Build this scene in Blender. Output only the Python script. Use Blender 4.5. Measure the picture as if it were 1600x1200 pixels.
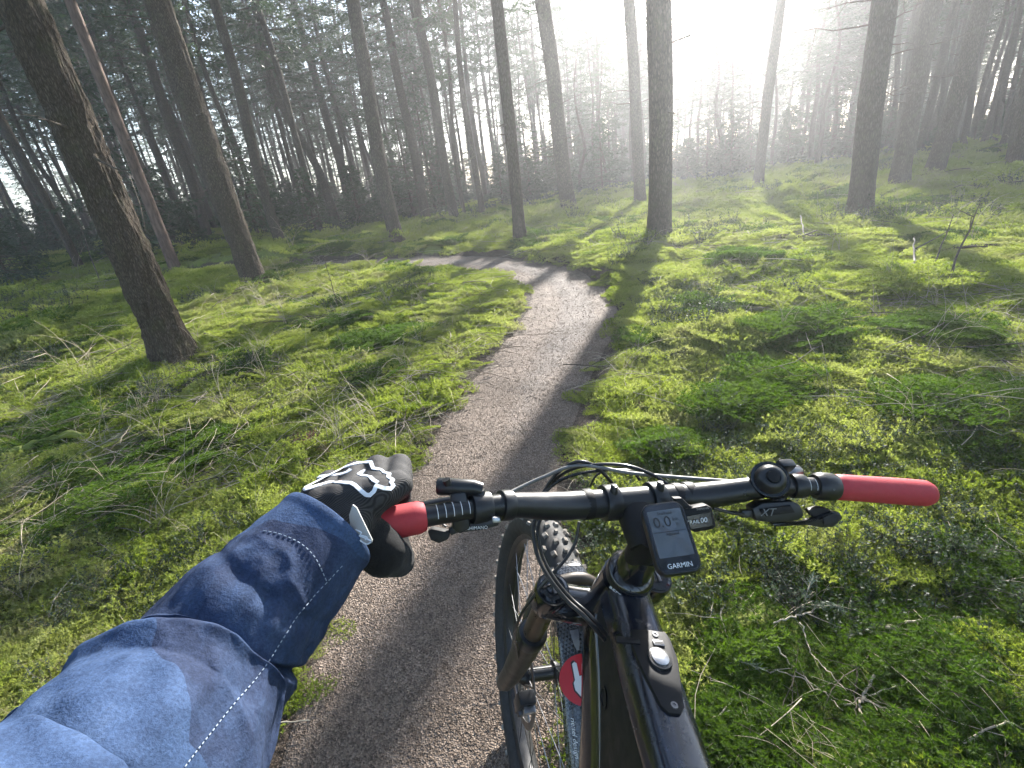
import bpy, bmesh, math, random
import numpy as np
from mathutils import Vector, Matrix
from mathutils.bvhtree import BVHTree

for o in list(bpy.data.objects):
    bpy.data.objects.remove(o, do_unlink=True)
scene = bpy.context.scene
COL = scene.collection
random.seed(4)
RNG = np.random.default_rng(11)

# ------------------------------------------------------------------ camera
FPX = 720.0            # focal length in pixels of a 1600 x 1200 frame
EYE = 1.389            # the phone is held at chest height
PITCH = math.radians(23.39)
ROLL = math.radians(7.5946)
UPV = np.array([0, math.sin(PITCH), math.cos(PITCH)])
FW = np.array([0, math.cos(PITCH), -math.sin(PITCH)])
RT = math.cos(ROLL) * np.array([1.0, 0, 0]) - math.sin(ROLL) * UPV
UP = math.cos(ROLL) * UPV + math.sin(ROLL) * np.array([1.0, 0, 0])
CAM = np.array([0, 0, EYE])
cam_data = bpy.data.cameras.new('camera')
cam_data.sensor_width = 36
cam_data.lens = FPX / 1600 * 36
cam_data.clip_start = 0.02
cam_data.clip_end = 1200
cam = bpy.data.objects.new('camera', cam_data)
COL.objects.link(cam)
cam.matrix_world = Matrix(((RT[0], UP[0], -FW[0], 0), (RT[1], UP[1], -FW[1], 0), (RT[2], UP[2], -FW[2], EYE), (0, 0, 0, 1)))
scene.camera = cam

# ------------------------------------------------------------------ sky, sun, exposure
SUN_AZ = math.radians(25.0)     # clockwise from +Y
SUN_EL = math.radians(21.0)
world = bpy.data.worlds.new('World')
scene.world = world
world.use_nodes = True
wn = world.node_tree.nodes
bg = wn['Background']
sky = wn.new('ShaderNodeTexSky')
sky.sky_type = 'NISHITA'
sky.sun_disc = False
sky.sun_elevation = SUN_EL
sky.sun_rotation = SUN_AZ
sky.air_density = 1.0
sky.dust_density = 1.0
world.node_tree.links.new(sky.outputs[0], bg.inputs[0])
bg.inputs[1].default_value = 0.115
sun_data = bpy.data.lights.new('sun', 'SUN')
sun_data.energy = 5.0
sun_data.angle = math.radians(1.4)
sun_data.color = (1.0, 0.96, 0.90)
sun = bpy.data.objects.new('sun', sun_data)
COL.objects.link(sun)
SUN_DIR = Vector((math.sin(SUN_AZ) * math.cos(SUN_EL), math.cos(SUN_AZ) * math.cos(SUN_EL), math.sin(SUN_EL)))
sun.rotation_euler = SUN_DIR.to_track_quat('Z', 'Y').to_euler()
sun.location = SUN_DIR * 30
vs = scene.view_settings
vs.view_transform = 'Standard'
vs.look = 'None'
vs.exposure = 2.15
vs.gamma = 1.0
vs.use_curve_mapping = False
scene.cycles.max_bounces = 4
scene.cycles.diffuse_bounces = 2
scene.cycles.glossy_bounces = 2
scene.cycles.transmission_bounces = 3
scene.cycles.transparent_max_bounces = 6
scene.cycles.use_adaptive_sampling = True
scene.cycles.adaptive_threshold = 0.03
scene.cycles.volume_bounces = 0
scene.cycles.use_denoising = True

# ------------------------------------------------------------------ small helpers
def tag(o, label=None, cat=None, group=None, kind=None):
    if label: o['label'] = label
    if cat: o['category'] = cat
    if group: o['group'] = group
    if kind: o['kind'] = kind
    return o

def empty(name, loc=(0, 0, 0), rz=0.0):
    o = bpy.data.objects.new(name, None)
    o.empty_display_size = 0.1
    o.location = loc
    o.rotation_euler = (0, 0, rz)
    COL.objects.link(o)
    return o

def mesh_data(name, verts, faces, mats, smooth=True, mat_idx=None):
    me = bpy.data.meshes.new(name)
    v = np.asarray(verts, dtype=np.float32)
    if isinstance(faces, np.ndarray):
        nf, k = faces.shape
        me.vertices.add(len(v))
        me.vertices.foreach_set('co', v.ravel())
        me.loops.add(nf * k)
        me.loops.foreach_set('vertex_index', faces.astype(np.int32).ravel())
        me.polygons.add(nf)
        me.polygons.foreach_set('loop_start', np.arange(0, nf * k, k, dtype=np.int32))
        me.update(calc_edges=True)
    else:
        me.from_pydata([tuple(map(float, p)) for p in v], [], faces)
    if not isinstance(mats, (list, tuple)):
        mats = [mats]
    for m in mats:
        me.materials.append(m)
    if smooth:
        me.polygons.foreach_set('use_smooth', np.ones(len(me.polygons), dtype=bool))
    if mat_idx is not None:
        me.polygons.foreach_set('material_index', np.asarray(mat_idx, dtype=np.int32))
    me.validate()
    me.update()
    return me

def link(name, me, parent=None, loc=None):
    o = bpy.data.objects.new(name, me)
    COL.objects.link(o)
    if parent is not None:
        o.parent = parent
    if loc is not None:
        o.location = loc
    return o

class MB:
    """collects shapes (in world coordinates) and links them as ONE mesh"""
    def __init__(self):
        self.v = []; self.f = []; self.n = 0
    def add(self, verts, faces):
        b = self.n
        self.v.extend([tuple(map(float, p)) for p in verts])
        self.f.extend([tuple(b + i for i in f) for f in faces])
        self.n += len(verts)
        return self
    def tube(self, pts, rad, n=12, caps=True, flat=None, up=None):
        v, f = sweep(pts, rad, n, caps, flat, up)
        return self.add(v, f)
    def box(self, c, ax, ay, az):
        c, ax, ay, az = (np.asarray(q, float) for q in (c, ax, ay, az))
        v = [c + sx * ax + sy * ay + sz * az for sz in (-1, 1) for sy in (-1, 1) for sx in (-1, 1)]
        return self.add(v, [(0, 2, 3, 1), (4, 5, 7, 6), (0, 1, 5, 4), (2, 6, 7, 3), (0, 4, 6, 2), (1, 3, 7, 5)])
    def build(self, name, mat, parent=None, bevel=0.0, smooth=True, subsurf=0, segs=2):
        off = np.array(parent_world(parent))
        v = np.array(self.v) - off
        me = mesh_data(name, v, self.f, mat, smooth)
        if bevel:
            bm = bmesh.new(); bm.from_mesh(me)
            es = [e for e in bm.edges if e.is_manifold and len(e.link_faces) == 2 and e.calc_face_angle(0) > 0.5]
            bmesh.ops.bevel(bm, geom=es, offset=bevel, segments=segs, profile=0.6, affect='EDGES', clamp_overlap=True)
            bm.to_mesh(me); bm.free()
            me.polygons.foreach_set('use_smooth', np.ones(len(me.polygons), dtype=bool))
        bm = bmesh.new(); bm.from_mesh(me)
        bmesh.ops.recalc_face_normals(bm, faces=bm.faces)
        for e in bm.edges:
            if len(e.link_faces) == 2 and e.calc_face_angle(0) > 0.7:
                e.smooth = False
        bm.to_mesh(me); bm.free()
        o = link(name, me, parent)
        if subsurf:
            m = o.modifiers.new('sub', 'SUBSURF'); m.levels = subsurf; m.render_levels = subsurf
        return o

def parent_world(p):
    if p is None: return (0, 0, 0)
    w = Vector((0, 0, 0))
    while p is not None:
        w += p.location
        p = p.parent
    return tuple(w)

def sweep(pts, rad, n=12, caps=True, flat=None, up=None):
    """tube along pts; rad scalar, per point, or (a, b) per point; flat = function(angle)->radius factor"""
    P = np.asarray(pts, float)
    m = len(P)
    R = np.asarray(rad, float)
    if R.ndim == 0: R = np.full(m, float(R))
    if R.ndim == 1: R = np.stack([R, R], 1)
    T = np.gradient(P, axis=0)
    T /= np.linalg.norm(T, axis=1)[:, None] + 1e-12
    ref = np.array(up, float) if up is not None else (np.array([0, 0, 1.0]) if abs(T[0][2]) < 0.9 else np.array([1.0, 0, 0]))
    N = np.zeros_like(P)
    a = ref - T[0] * ref.dot(T[0]); a /= np.linalg.norm(a)
    for i in range(m):
        a = a - T[i] * a.dot(T[i]); a /= np.linalg.norm(a) + 1e-12
        N[i] = a
    B = np.cross(T, N)
    ang = np.arange(n) * 2 * math.pi / n
    c, s = np.cos(ang), np.sin(ang)
    if flat is not None:
        k = flat(ang); c, s = c * k, s * k
    V = P[:, None, :] + N[:, None, :] * (R[:, 0, None, None] * c[None, :, None]) + B[:, None, :] * (R[:, 1, None, None] * s[None, :, None])
    V = V.reshape(-1, 3)
    F = []
    for i in range(m - 1):
        for j in range(n):
            k = (j + 1) % n
            F.append((i * n + j, i * n + k, (i + 1) * n + k, (i + 1) * n + j))
    if caps:
        F.append(tuple(range(n))[::-1]); F.append(tuple((m - 1) * n + j for j in range(n)))
    return V, F

def smooth_path(pts, k=8):
    """Catmull-Rom through the control points"""
    P = [np.asarray(p, float) for p in pts]
    P = [2 * P[0] - P[1]] + P + [2 * P[-1] - P[-2]]
    out = []
    for i in range(1, len(P) - 2):
        a, b, c, d = P[i - 1:i + 3]
        for j in range(k):
            t = j / k
            out.append(0.5 * (2 * b + (c - a) * t + (2 * a - 5 * b + 4 * c - d) * t * t + (3 * b - a - 3 * c + d) * t ** 3))
    out.append(P[-2])
    return np.array(out)

# value noise on the plane and in space
_T = np.random.default_rng(5).random((64, 64, 64)).astype(np.float32)
def noise3(x, y, z):
    x, y, z = np.broadcast_arrays(np.asarray(x, float), np.asarray(y, float), np.asarray(z, float))
    xi, yi, zi = np.floor(x).astype(int), np.floor(y).astype(int), np.floor(z).astype(int)
    fx, fy, fz = x - xi, y - yi, z - zi
    fx = fx * fx * (3 - 2 * fx); fy = fy * fy * (3 - 2 * fy); fz = fz * fz * (3 - 2 * fz)
    r = 0
    for a in (0, 1):
        for b in (0, 1):
            for c in (0, 1):
                w = (fx if a else 1 - fx) * (fy if b else 1 - fy) * (fz if c else 1 - fz)
                r = r + w * _T[(xi + a) & 63, (yi + b) & 63, (zi + c) & 63]
    return r * 2 - 1
def fbm(x, y, z=0.0, o=4, g=0.5):
    s = 0; a = 1.0; k = 1.0
    for i in range(o):
        s = s + a * noise3(x * k + 7.3 * i, y * k + 3.1 * i, np.asarray(z) * k + 1.7 * i); a *= g; k *= 2.03
    return s

# ------------------------------------------------------------------ materials
def new_mat(name):
    m = bpy.data.materials.new(name); m.use_nodes = True
    nt = m.node_tree
    return m, nt, nt.nodes['Principled BSDF']
def N(nt, kind, **kw):
    n = nt.nodes.new(kind)
    for k, v in kw.items():
        if k in n.inputs: n.inputs[k].default_value = v
        else: setattr(n, k, v)
    return n
def ramp(nt, fac, stops):
    r = nt.nodes.new('ShaderNodeValToRGB')
    el = r.color_ramp.elements
    while len(el) < len(stops): el.new(0.5)
    for e, (p, c) in zip(el, stops):
        e.position = p; e.color = (*c, 1) if len(c) == 3 else c
    nt.links.new(fac, r.inputs[0])
    return r.outputs[0]
def mixc(nt, fac, a, b, mode='MIX'):
    m = nt.nodes.new('ShaderNodeMix'); m.data_type = 'RGBA'; m.blend_type = mode
    for s, v in ((m.inputs[0], fac), (m.inputs[6], a), (m.inputs[7], b)):
        if hasattr(v, 'is_linked'): nt.links.new(v, s)
        elif isinstance(v, (int, float)): s.default_value = v
        else: s.default_value = (*v, 1)
    return m.outputs[2]
def math_(nt, op, a, b=0.0, clamp=False):
    m = nt.nodes.new('ShaderNodeMath'); m.operation = op; m.use_clamp = clamp
    for s, v in ((m.inputs[0], a), (m.inputs[1], b)):
        if hasattr(v, 'is_linked'): nt.links.new(v, s)
        else: s.default_value = v
    return m.outputs[0]
def noise_tex(nt, vec, scale, detail=4, rough=0.55, dist=0.0):
    n = N(nt, 'ShaderNodeTexNoise', Scale=scale, Detail=detail, Roughness=rough, Distortion=dist)
    if vec is not None: nt.links.new(vec, n.inputs['Vector'])
    return n.outputs['Fac']
def mapped(nt, vec, scale=(1, 1, 1), rot=(0, 0, 0)):
    m = nt.nodes.new('ShaderNodeMapping'); m.inputs['Scale'].default_value = scale; m.inputs['Rotation'].default_value = rot
    nt.links.new(vec, m.inputs['Vector']); return m.outputs[0]
def bump(nt, bsdf, h, strength=0.5, dist=0.01):
    b = N(nt, 'ShaderNodeBump', Strength=strength, Distance=dist)
    nt.links.new(h, b.inputs['Height']); nt.links.new(b.outputs[0], bsdf.inputs['Normal'])
    return b
def objco(nt): return nt.nodes.new('ShaderNodeTexCoord').outputs['Object']
def worldpos(nt): return nt.nodes.new('ShaderNodeNewGeometry').outputs['Position']

def plain(name, col, rough=0.5, metal=0.0, spec=0.5, coat=0.0, var=0.12, nscale=60.0, bumps=0.0, bdist=0.0005):
    """paint, rubber, metal: base colour with fine wear and uneven gloss"""
    m, nt, b = new_mat(name)
    co = objco(nt)
    f = noise_tex(nt, co, nscale, 5, 0.6)
    nt.links.new(ramp(nt, f, [(0.3, tuple(c * (1 - var) for c in col)), (0.7, tuple(min(1, c * (1 + var)) for c in col))]), b.inputs['Base Color'])
    f2 = noise_tex(nt, co, nscale * 0.35, 6, 0.65)
    nt.links.new(ramp(nt, f2, [(0.3, (max(0, rough - .08),) * 3), (0.7, (min(1, rough + .1),) * 3)]), b.inputs['Roughness'])
    b.inputs['Metallic'].default_value = metal
    b.inputs['Specular IOR Level'].default_value = spec
    b.inputs['Coat Weight'].default_value = coat
    b.inputs['Coat Roughness'].default_value = 0.08
    if bumps: bump(nt, b, noise_tex(nt, co, nscale * 4, 3), bumps, bdist)
    return m

def leaf_mat(name, cols, trans, scale=0.0, rough=0.6, wscale=0.35, tweight=0.5, world_var=True, dry=None):
    """leaf or moss: diffuse + translucent, colour varies per plant and over the ground"""
    m, nt, b = new_mat(name)
    wp = worldpos(nt)
    oi = nt.nodes.new('ShaderNodeObjectInfo')
    n1 = noise_tex(nt, wp, wscale, 4, 0.6)
    n2 = noise_tex(nt, wp, wscale * 9, 3, 0.6)
    f = math_(nt, 'ADD', math_(nt, 'MULTIPLY', n1, 0.62), math_(nt, 'MULTIPLY', n2, 0.30))
    f = math_(nt, 'ADD', f, math_(nt, 'MULTIPLY', oi.outputs['Random'], 0.14))
    c = ramp(nt, f, cols)
    nt.links.new(c, b.inputs['Base Color'])
    b.inputs['Roughness'].default_value = rough
    b.inputs['Specular IOR Level'].default_value = 0.35
    t = nt.nodes.new('ShaderNodeBsdfTranslucent')
    hs = N(nt, 'ShaderNodeHueSaturation', Saturation=1.1, Value=trans)
    nt.links.new(c, hs.inputs['Color']); nt.links.new(hs.outputs[0], t.inputs['Color'])
    mx = nt.nodes.new('ShaderNodeMixShader'); mx.inputs[0].default_value = tweight
    nt.links.new(b.outputs[0], mx.inputs[1]); nt.links.new(t.outputs[0], mx.inputs[2])
    nt.links.new(mx.outputs[0], nt.nodes['Material Output'].inputs['Surface'])
    return m
MOSS_COLS = [(0.34, (0.048, 0.086, 0.015)), (0.42, (0.115, 0.158, 0.024)), (0.48, (0.200, 0.245, 0.045)), (0.58, (0.250, 0.282, 0.078)), (0.70, (0.245, 0.235, 0.120))]
M = {}
M['moss'] = leaf_mat('moss', MOSS_COLS, 1.7, tweight=0.5)
M['star_moss'] = leaf_mat('star_moss', [(0.3, (0.034, 0.068, 0.010)), (0.55, (0.064, 0.112, 0.015)), (0.75, (0.105, 0.150, 0.024))], 1.8, tweight=0.45)
M['needles'] = leaf_mat('needles', [(0.3, (0.026, 0.046, 0.022)), (0.55, (0.044, 0.070, 0.031)), (0.8, (0.068, 0.090, 0.038))], 1.6, tweight=0.35, rough=0.5)
M['young_needles'] = leaf_mat('young_needles', [(0.3, (0.026, 0.046, 0.024)), (0.55, (0.044, 0.070, 0.034)), (0.8, (0.070, 0.095, 0.048))], 1.6, tweight=0.35, rough=0.5)
M['heath'] = leaf_mat('heath', [(0.3, (0.030, 0.046, 0.026)), (0.55, (0.050, 0.072, 0.040)), (0.8, (0.085, 0.10, 0.058))], 1.5, tweight=0.3, rough=0.62)
M['dead_leaf'] = leaf_mat('dead_leaf', [(0.3, (0.07, 0.028, 0.016)), (0.6, (0.14, 0.055, 0.025)), (0.8, (0.20, 0.10, 0.05))], 1.5, tweight=0.35, wscale=6)
M['twig'] = plain('twig', (0.40, 0.335, 0.245), 0.75, var=0.35, nscale=25)
M['dark_twig'] = plain('dark_twig', (0.085, 0.065, 0.048), 0.85, var=0.4, nscale=20)
M['chip'] = leaf_mat('chip', [(0.3, (0.060, 0.043, 0.031)), (0.5, (0.150, 0.110, 0.082)), (0.72, (0.27, 0.21, 0.163))], 1.0, tweight=0.1, wscale=40, rough=0.8)

def bark_mat(name, dark, mid, light, su=14.0, sv=3.0, rel=0.5, dist=0.03, moss=0.0):
    m, nt, b = new_mat(name)
    co = objco(nt)
    mp = mapped(nt, co, (su, su, sv))
    v = nt.nodes.new('ShaderNodeTexVoronoi'); v.feature = 'DISTANCE_TO_EDGE'; v.inputs['Scale'].default_value = 1.0
    wob = N(nt, 'ShaderNodeTexNoise', Scale=0.9, Detail=3)
    nt.links.new(mp, wob.inputs['Vector'])
    add = nt.nodes.new('ShaderNodeVectorMath'); add.operation = 'ADD'
    sc = nt.nodes.new('ShaderNodeVectorMath'); sc.operation = 'SCALE'; sc.inputs['Scale'].default_value = 1.1
    nt.links.new(wob.outputs['Color'], sc.inputs[0]); nt.links.new(mp, add.inputs[0]); nt.links.new(sc.outputs[0], add.inputs[1])
    nt.links.new(add.outputs[0], v.inputs['Vector'])
    fine = noise_tex(nt, mapped(nt, co, (su * 2, su * 2, sv * 2.5)), 1.6, 6, 0.65)
    h = math_(nt, 'ADD', math_(nt, 'MULTIPLY', v.outputs['Distance'], 0.95), math_(nt, 'MULTIPLY', fine, 0.85))
    c = ramp(nt, h, [(0.34, dark), (0.55, mid), (0.85, light)])
    big = noise_tex(nt, co, 1.3, 3)
    c = mixc(nt, math_(nt, 'MULTIPLY', big, 0.5), c, tuple(0.75 * q for q in mid))
    if moss:
        mf = ramp(nt, noise_tex(nt, co, 5.0, 5, 0.7), [(0.5, (0, 0, 0)), (0.7, (moss,) * 3)])
        c = mixc(nt, mf, c, (0.10, 0.115, 0.045))
    nt.links.new(c, b.inputs['Base Color'])
    b.inputs['Roughness'].default_value = 0.85
    b.inputs['Specular IOR Level'].default_value = 0.25
    bump(nt, b, h, rel, dist)
    return m
M['bark'] = bark_mat('bark', (0.022, 0.016, 0.011), (0.088, 0.066, 0.048), (0.185, 0.148, 0.112), 46, 17, 1.0, 0.016, moss=0.3)
M['bark_far'] = bark_mat('bark_far', (0.024, 0.019, 0.014), (0.078, 0.060, 0.045), (0.155, 0.125, 0.098), 34, 10.0, 0.8, 0.015, moss=0.35)
M['bark_pine'] = bark_mat('bark_pine', (0.07, 0.045, 0.035), (0.16, 0.105, 0.08), (0.24, 0.16, 0.12), 9, 2.0, 0.5, 0.02)

# ------------------------------------------------------------------ the lie of the land
def sstep(a, b, x):
    t = np.clip((np.asarray(x, float) - a) / (b - a), 0, 1)
    return t * t * (3 - 2 * t)
PL = np.array([(-.62, -6), (-.64, -3), (-.66, -1), (-.69, .3), (-.73, .95), (-.74, 1.3), (-.70, 1.6), (-.57, 2.04), (-.47, 2.47), (-.36, 2.99), (-.12, 3.52), (.26, 4.43), (.46, 5.67), (.32, 6.9), (-.02, 7.85), (-.66, 8.8), (-1.5, 9.7), (-2.7, 10.5), (-4.08, 11.1), (-5.6, 11.6), (-9, 12.2)])
PR = np.array([(.14, -6), (.1, -3), (.02, -1), (-.02, .3), (-.01, .95), (.02, 1.4), (.07, 1.75), (.15, 2.05), (.28, 2.45), (.47, 3.05), (.74, 3.82), (1.1, 4.9), (1.27, 6.0), (1.17, 7.3), (.87, 8.4), (.22, 9.5), (-.55, 10.5), (-1.9, 11.6), (-3.4, 12.4), (-5.0, 13.0), (-9, 13.8)])
PATH_L = smooth_path(PL, 14); PATH_R = smooth_path(PR, 14)
PATH_C = (PATH_L + PATH_R) / 2
PATH_W = np.linalg.norm(PATH_R - PATH_L, axis=1) / 2
def path_dist(x, y):
    """metres outside the worn edge of the path (negative on it)"""
    x = np.atleast_1d(np.asarray(x, float)); y = np.atleast_1d(np.asarray(y, float))
    out = np.empty(len(x))
    for i in range(0, len(x), 20000):
        d = np.hypot(x[i:i + 20000, None] - PATH_C[None, :, 0], y[i:i + 20000, None] - PATH_C[None, :, 1]) - PATH_W[None]
        out[i:i + 20000] = d.min(1)
    return out
MOUNDS = [(1.56, 2.58, .09, .26), (1.25, 2.35, .06, .2), (2.21, 3.21, .12, .34), (2.92, 2.91, .10, .3), (-1.49, 4.45, .10, .24), (-2.32, 3.99, .09, .24), (-1.1, 3.6, .07, .2), (3.01, 5.63, .15, .36), (-3.28, 3.2, .1, .28),
          (-2.2, 2.2, .09, .22), (1.0, 3.6, .08, .25), (1.9, 4.1, .09, .3), (.75, 2.0, .05, .18), (-1.9, 5.4, .1, .3), (-3.4, 4.6, .12, .4), (3.6, 4.0, .12, .4), (2.2, 1.9, .08, .3), (1.35, 7.4, .12, .5), (2.1, 6.8, .12, .5), (-.9, 6.3, .10, .4), (.9, 10.4, .18, .6), (-1.2, 12.6, .14, .7), (-3.4, 13.6, .14, .8)]
def ground_z(x, y):
    sh = np.shape(x)
    x = np.atleast_1d(np.asarray(x, float)).ravel(); y = np.atleast_1d(np.asarray(y, float)).ravel()
    d = np.hypot(x, y)
    pd = path_dist(x, y)
    slope = 0.007 + 0.023 * sstep(-12, -32, np.degrees(np.arctan2(x, y)))
    base = slope * (np.logaddexp(0, (d - 8) / 2.0) - np.logaddexp(0, (0 - 8) / 2.0)) * 2.0
    base = np.where(d > 70, base - (d - 70) * slope * sstep(70, 110, d), base)
    bank = 0.03 + 0.11 * sstep(4.5, 7.5, y) * (1 - 0.4 * sstep(14, 18, y))
    w = sstep(-.03, .22, pd)
    w2 = sstep(0.02, .6, pd)
    far = sstep(3, 10, d)
    z = base + w * (1 - .7 * np.exp(-(((x + 1.6) / 2.2) ** 2 + ((y - 8.4) / 1.8) ** 2))) * bank * (0.75 + 0.5 * fbm(x * 1.7, y * 1.7, 2.0, 2))
    inner = np.exp(-(((x + 1.6) / 2.2) ** 2 + ((y - 8.4) / 1.8) ** 2))
    w2 = w2 * (1 - .85 * inner); pass
    z += w2 * far * 0.16 * fbm(x * .16, y * .16, 4.0, 3)
    hum = np.maximum(0, fbm(x * 1.15, y * 1.15, 8.0, 3) + 0.05)
    z += w2 * 0.085 * hum + sstep(.0, .35, pd) * (0.028 * fbm(x * 4.3, y * 4.3, 1.0, 3) + 0.008 * fbm(x * 15, y * 15, 6.0, 2) * (1 - far))
    for mx, my, h, r in MOUNDS:
        q = np.hypot(x - mx, (y - my) * 1.15) / r
        z += w2 * h * np.exp(-q ** 2.6)
    z += (1 - w) * (0.006 * fbm(x * 5, y * 5, 3.0, 3) - 0.012 * np.exp(-((pd + .3) / .12) ** 2))
    return z.reshape(sh)
def gz(x, y): return float(ground_z(np.array([x]), np.array([y]))[0])
def px_ray(px, py):
    d = RT * (px - 800) / FPX - UP * (py - 600) / FPX + FW
    return d
def hit(px, py, maxd=90):
    """where the line of sight through a photo pixel meets the land"""
    d = px_ray(px, py)
    k = np.arange(0.6, maxd, 0.04)
    P = CAM + d[None] * k[:, None]
    below = P[:, 2] < ground_z(P[:, 0], P[:, 1])
    i = int(np.argmax(below)) if below.any() else len(k) - 1
    return np.array([P[i, 0], P[i, 1], gz(P[i, 0], P[i, 1])])

# ground: one sheet in rings round the viewer out to the horizon
fa = np.radians(np.linspace(-66, 66, 440)); ba = np.radians(np.linspace(66, 294, 70))[1:-1]
GA = np.concatenate([fa, ba])
GR = np.exp(np.linspace(math.log(0.25), math.log(300), 560))
gx = (GR[:, None] * np.sin(GA)[None]); gy = (GR[:, None] * np.cos(GA)[None])
gzv = ground_z(gx, gy)
gv = np.stack([gx.ravel(), gy.ravel(), gzv.ravel()], 1)
na, nr = len(GA), len(GR)
ii, jj = np.meshgrid(np.arange(nr - 1), np.arange(na), indexing='ij')
j2 = (jj + 1) % na
gf = np.stack([(ii * na + jj).ravel(), (ii * na + j2).ravel(), ((ii + 1) * na + j2).ravel(), ((ii + 1) * na + jj).ravel()], 1)[:, ::-1].copy()
gpd = path_dist(gx.ravel(), gy.ravel())
# a filled middle
ctr = len(gv)
gv = np.vstack([gv, [[0, 0, gz(0, 0)]]])

def ground_material():
    m, nt, b = new_mat('mossy_ground')
    wp = worldpos(nt)
    n1 = noise_tex(nt, wp, 0.35, 4, 0.6); n2 = noise_tex(nt, wp, 0.35 * 9, 3, 0.6)
    f = math_(nt, 'ADD', math_(nt, 'MULTIPLY', n1, 0.62), math_(nt, 'MULTIPLY', n2, 0.30))
    f = math_(nt, 'ADD', f, 0.06)
    c = ramp(nt, f, [(p, tuple(0.9 * q for q in col)) for p, col in MOSS_COLS])
    fine = noise_tex(nt, wp, 120, 4, 0.7)
    c = mixc(nt, 1.0, c, ramp(nt, fine, [(0.3, (0.45, 0.45, 0.4)), (0.7, (1.3, 1.3, 1.2))]), 'MULTIPLY')
    lit = ramp(nt, noise_tex(nt, wp, 1.7, 5, 0.65), [(0.55, (0, 0, 0)), (0.68, (1, 1, 1))])
    litc = ramp(nt, noise_tex(nt, wp, 60, 4, 0.7), [(0.3, (0.05, 0.038, 0.022)), (0.7, (0.20, 0.165, 0.10))])
    c = mixc(nt, math_(nt, 'MULTIPLY', lit, 0.75), c, litc)
    at = nt.nodes.new('ShaderNodeAttribute'); at.attribute_name = 'soil'
    soilc = ramp(nt, noise_tex(nt, wp, 45, 5, 0.7), [(0.3, (0.028, 0.021, 0.015)), (0.55, (0.080, 0.060, 0.045)), (0.75, (0.17, 0.135, 0.10))])
    sf = math_(nt, 'ADD', at.outputs['Fac'], math_(nt, 'MULTIPLY', math_(nt, 'SUBTRACT', noise_tex(nt, wp, 7, 4, 0.7), 0.5), 1.3))
    sf = ramp(nt, sf, [(0.35, (0, 0, 0)), (0.65, (1, 1, 1))])
    c = mixc(nt, sf, c, soilc)
    nt.links.new(c, b.inputs['Base Color'])
    b.inputs['Roughness'].default_value = 0.9
    b.inputs['Specular IOR Level'].default_value = 0.2
    h = math_(nt, 'ADD', noise_tex(nt, wp, 35, 5, 0.7), math_(nt, 'MULTIPLY', fine, 0.6))
    bump(nt, b, h, 0.9, 0.02)
    return m
M['ground'] = ground_material()
cap = [(ctr, (j + 1) % na, j) for j in range(na)]
gme = mesh_data('ground', gv, np.vstack([gf, np.zeros((0, 4), int)]), M['ground'])
bm = bmesh.new(); bm.from_mesh(gme); bm.verts.ensure_lookup_table()
for a, q, c in cap:
    try: bm.faces.new((bm.verts[a], bm.verts[c], bm.verts[q]))
    except ValueError: pass
bmesh.ops.recalc_face_normals(bm, faces=bm.faces[:])
bm.to_mesh(gme); bm.free()
if gme.polygons[0].normal.z < 0: gme.flip_normals()
soil = 1 - sstep(-.05, .42, gpd + 0.10 * fbm(gx.ravel() * 2, gy.ravel() * 2, 0, 2))
at = gme.attributes.new('soil', 'FLOAT', 'POINT')
at.data.foreach_set('value', np.append(soil, 0.3).astype(np.float32))
gme.polygons.foreach_set('use_smooth', np.ones(len(gme.polygons), dtype=bool))
ground = link('ground', gme)
tag(ground, 'uneven mossy forest floor in yellow green and straw', 'ground', kind='structure')

# the worn path: its own sheet a little above, edges tucked under
def path_material():
    m, nt, b = new_mat('path_litter')
    wp = worldpos(nt)
    at = nt.nodes.new('ShaderNodeAttribute'); at.attribute_name = 'worn'
    v = nt.nodes.new('ShaderNodeTexVoronoi'); v.inputs['Scale'].default_value = 190
    vm = mapped(nt, wp, (1, 1.0, 1))
    nt.links.new(vm, v.inputs['Vector'])
    sep = nt.nodes.new('ShaderNodeSeparateColor'); nt.links.new(v.outputs['Color'], sep.inputs[0])
    g = math_(nt, 'ADD', math_(nt, 'MULTIPLY', sep.outputs[0], 0.55), math_(nt, 'MULTIPLY', noise_tex(nt, wp, 30, 5, 0.7), 0.5))
    litter = ramp(nt, g, [(0.2, (0.080, 0.057, 0.041)), (0.5, (0.198, 0.150, 0.115)), (0.75, (0.30, 0.235, 0.185)), (0.95, (0.40, 0.325, 0.26))])
    bare = ramp(nt, noise_tex(nt, wp, 50, 5, 0.7), [(0.3, (0.155, 0.125, 0.104)), (0.7, (0.27, 0.228, 0.195))])  # paler tone for the middle: bare from wear, with glare mixed into the colour
    wf = math_(nt, 'ADD', at.outputs['Fac'], math_(nt, 'MULTIPLY', math_(nt, 'SUBTRACT', noise_tex(nt, wp, 5, 5, 0.7), 0.5), 1.0))
    c = mixc(nt, ramp(nt, wf, [(0.35, (0, 0, 0)), (0.75, (.85, .85, .85))]), litter, bare)
    big = noise_tex(nt, wp, 1.8, 4, 0.6)
    c = mixc(nt, 1.0, c, ramp(nt, big, [(0.35, (0.72, 0.70, 0.68)), (0.65, (1.1, 1.1, 1.1))]), 'MULTIPLY')
    nt.links.new(c, b.inputs['Base Color'])
    b.inputs['Roughness'].default_value = 0.8
    b.inputs['Specular IOR Level'].default_value = 0.3
    h = math_(nt, 'ADD', math_(nt, 'MULTIPLY', v.outputs['Distance'], 0.9), noise_tex(nt, wp, 70, 5, 0.7))
    bump(nt, b, h, 0.8, 0.010)
    return m
M['path'] = path_material()
pc = smooth_path(PATH_C[::4], 30); 
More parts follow.
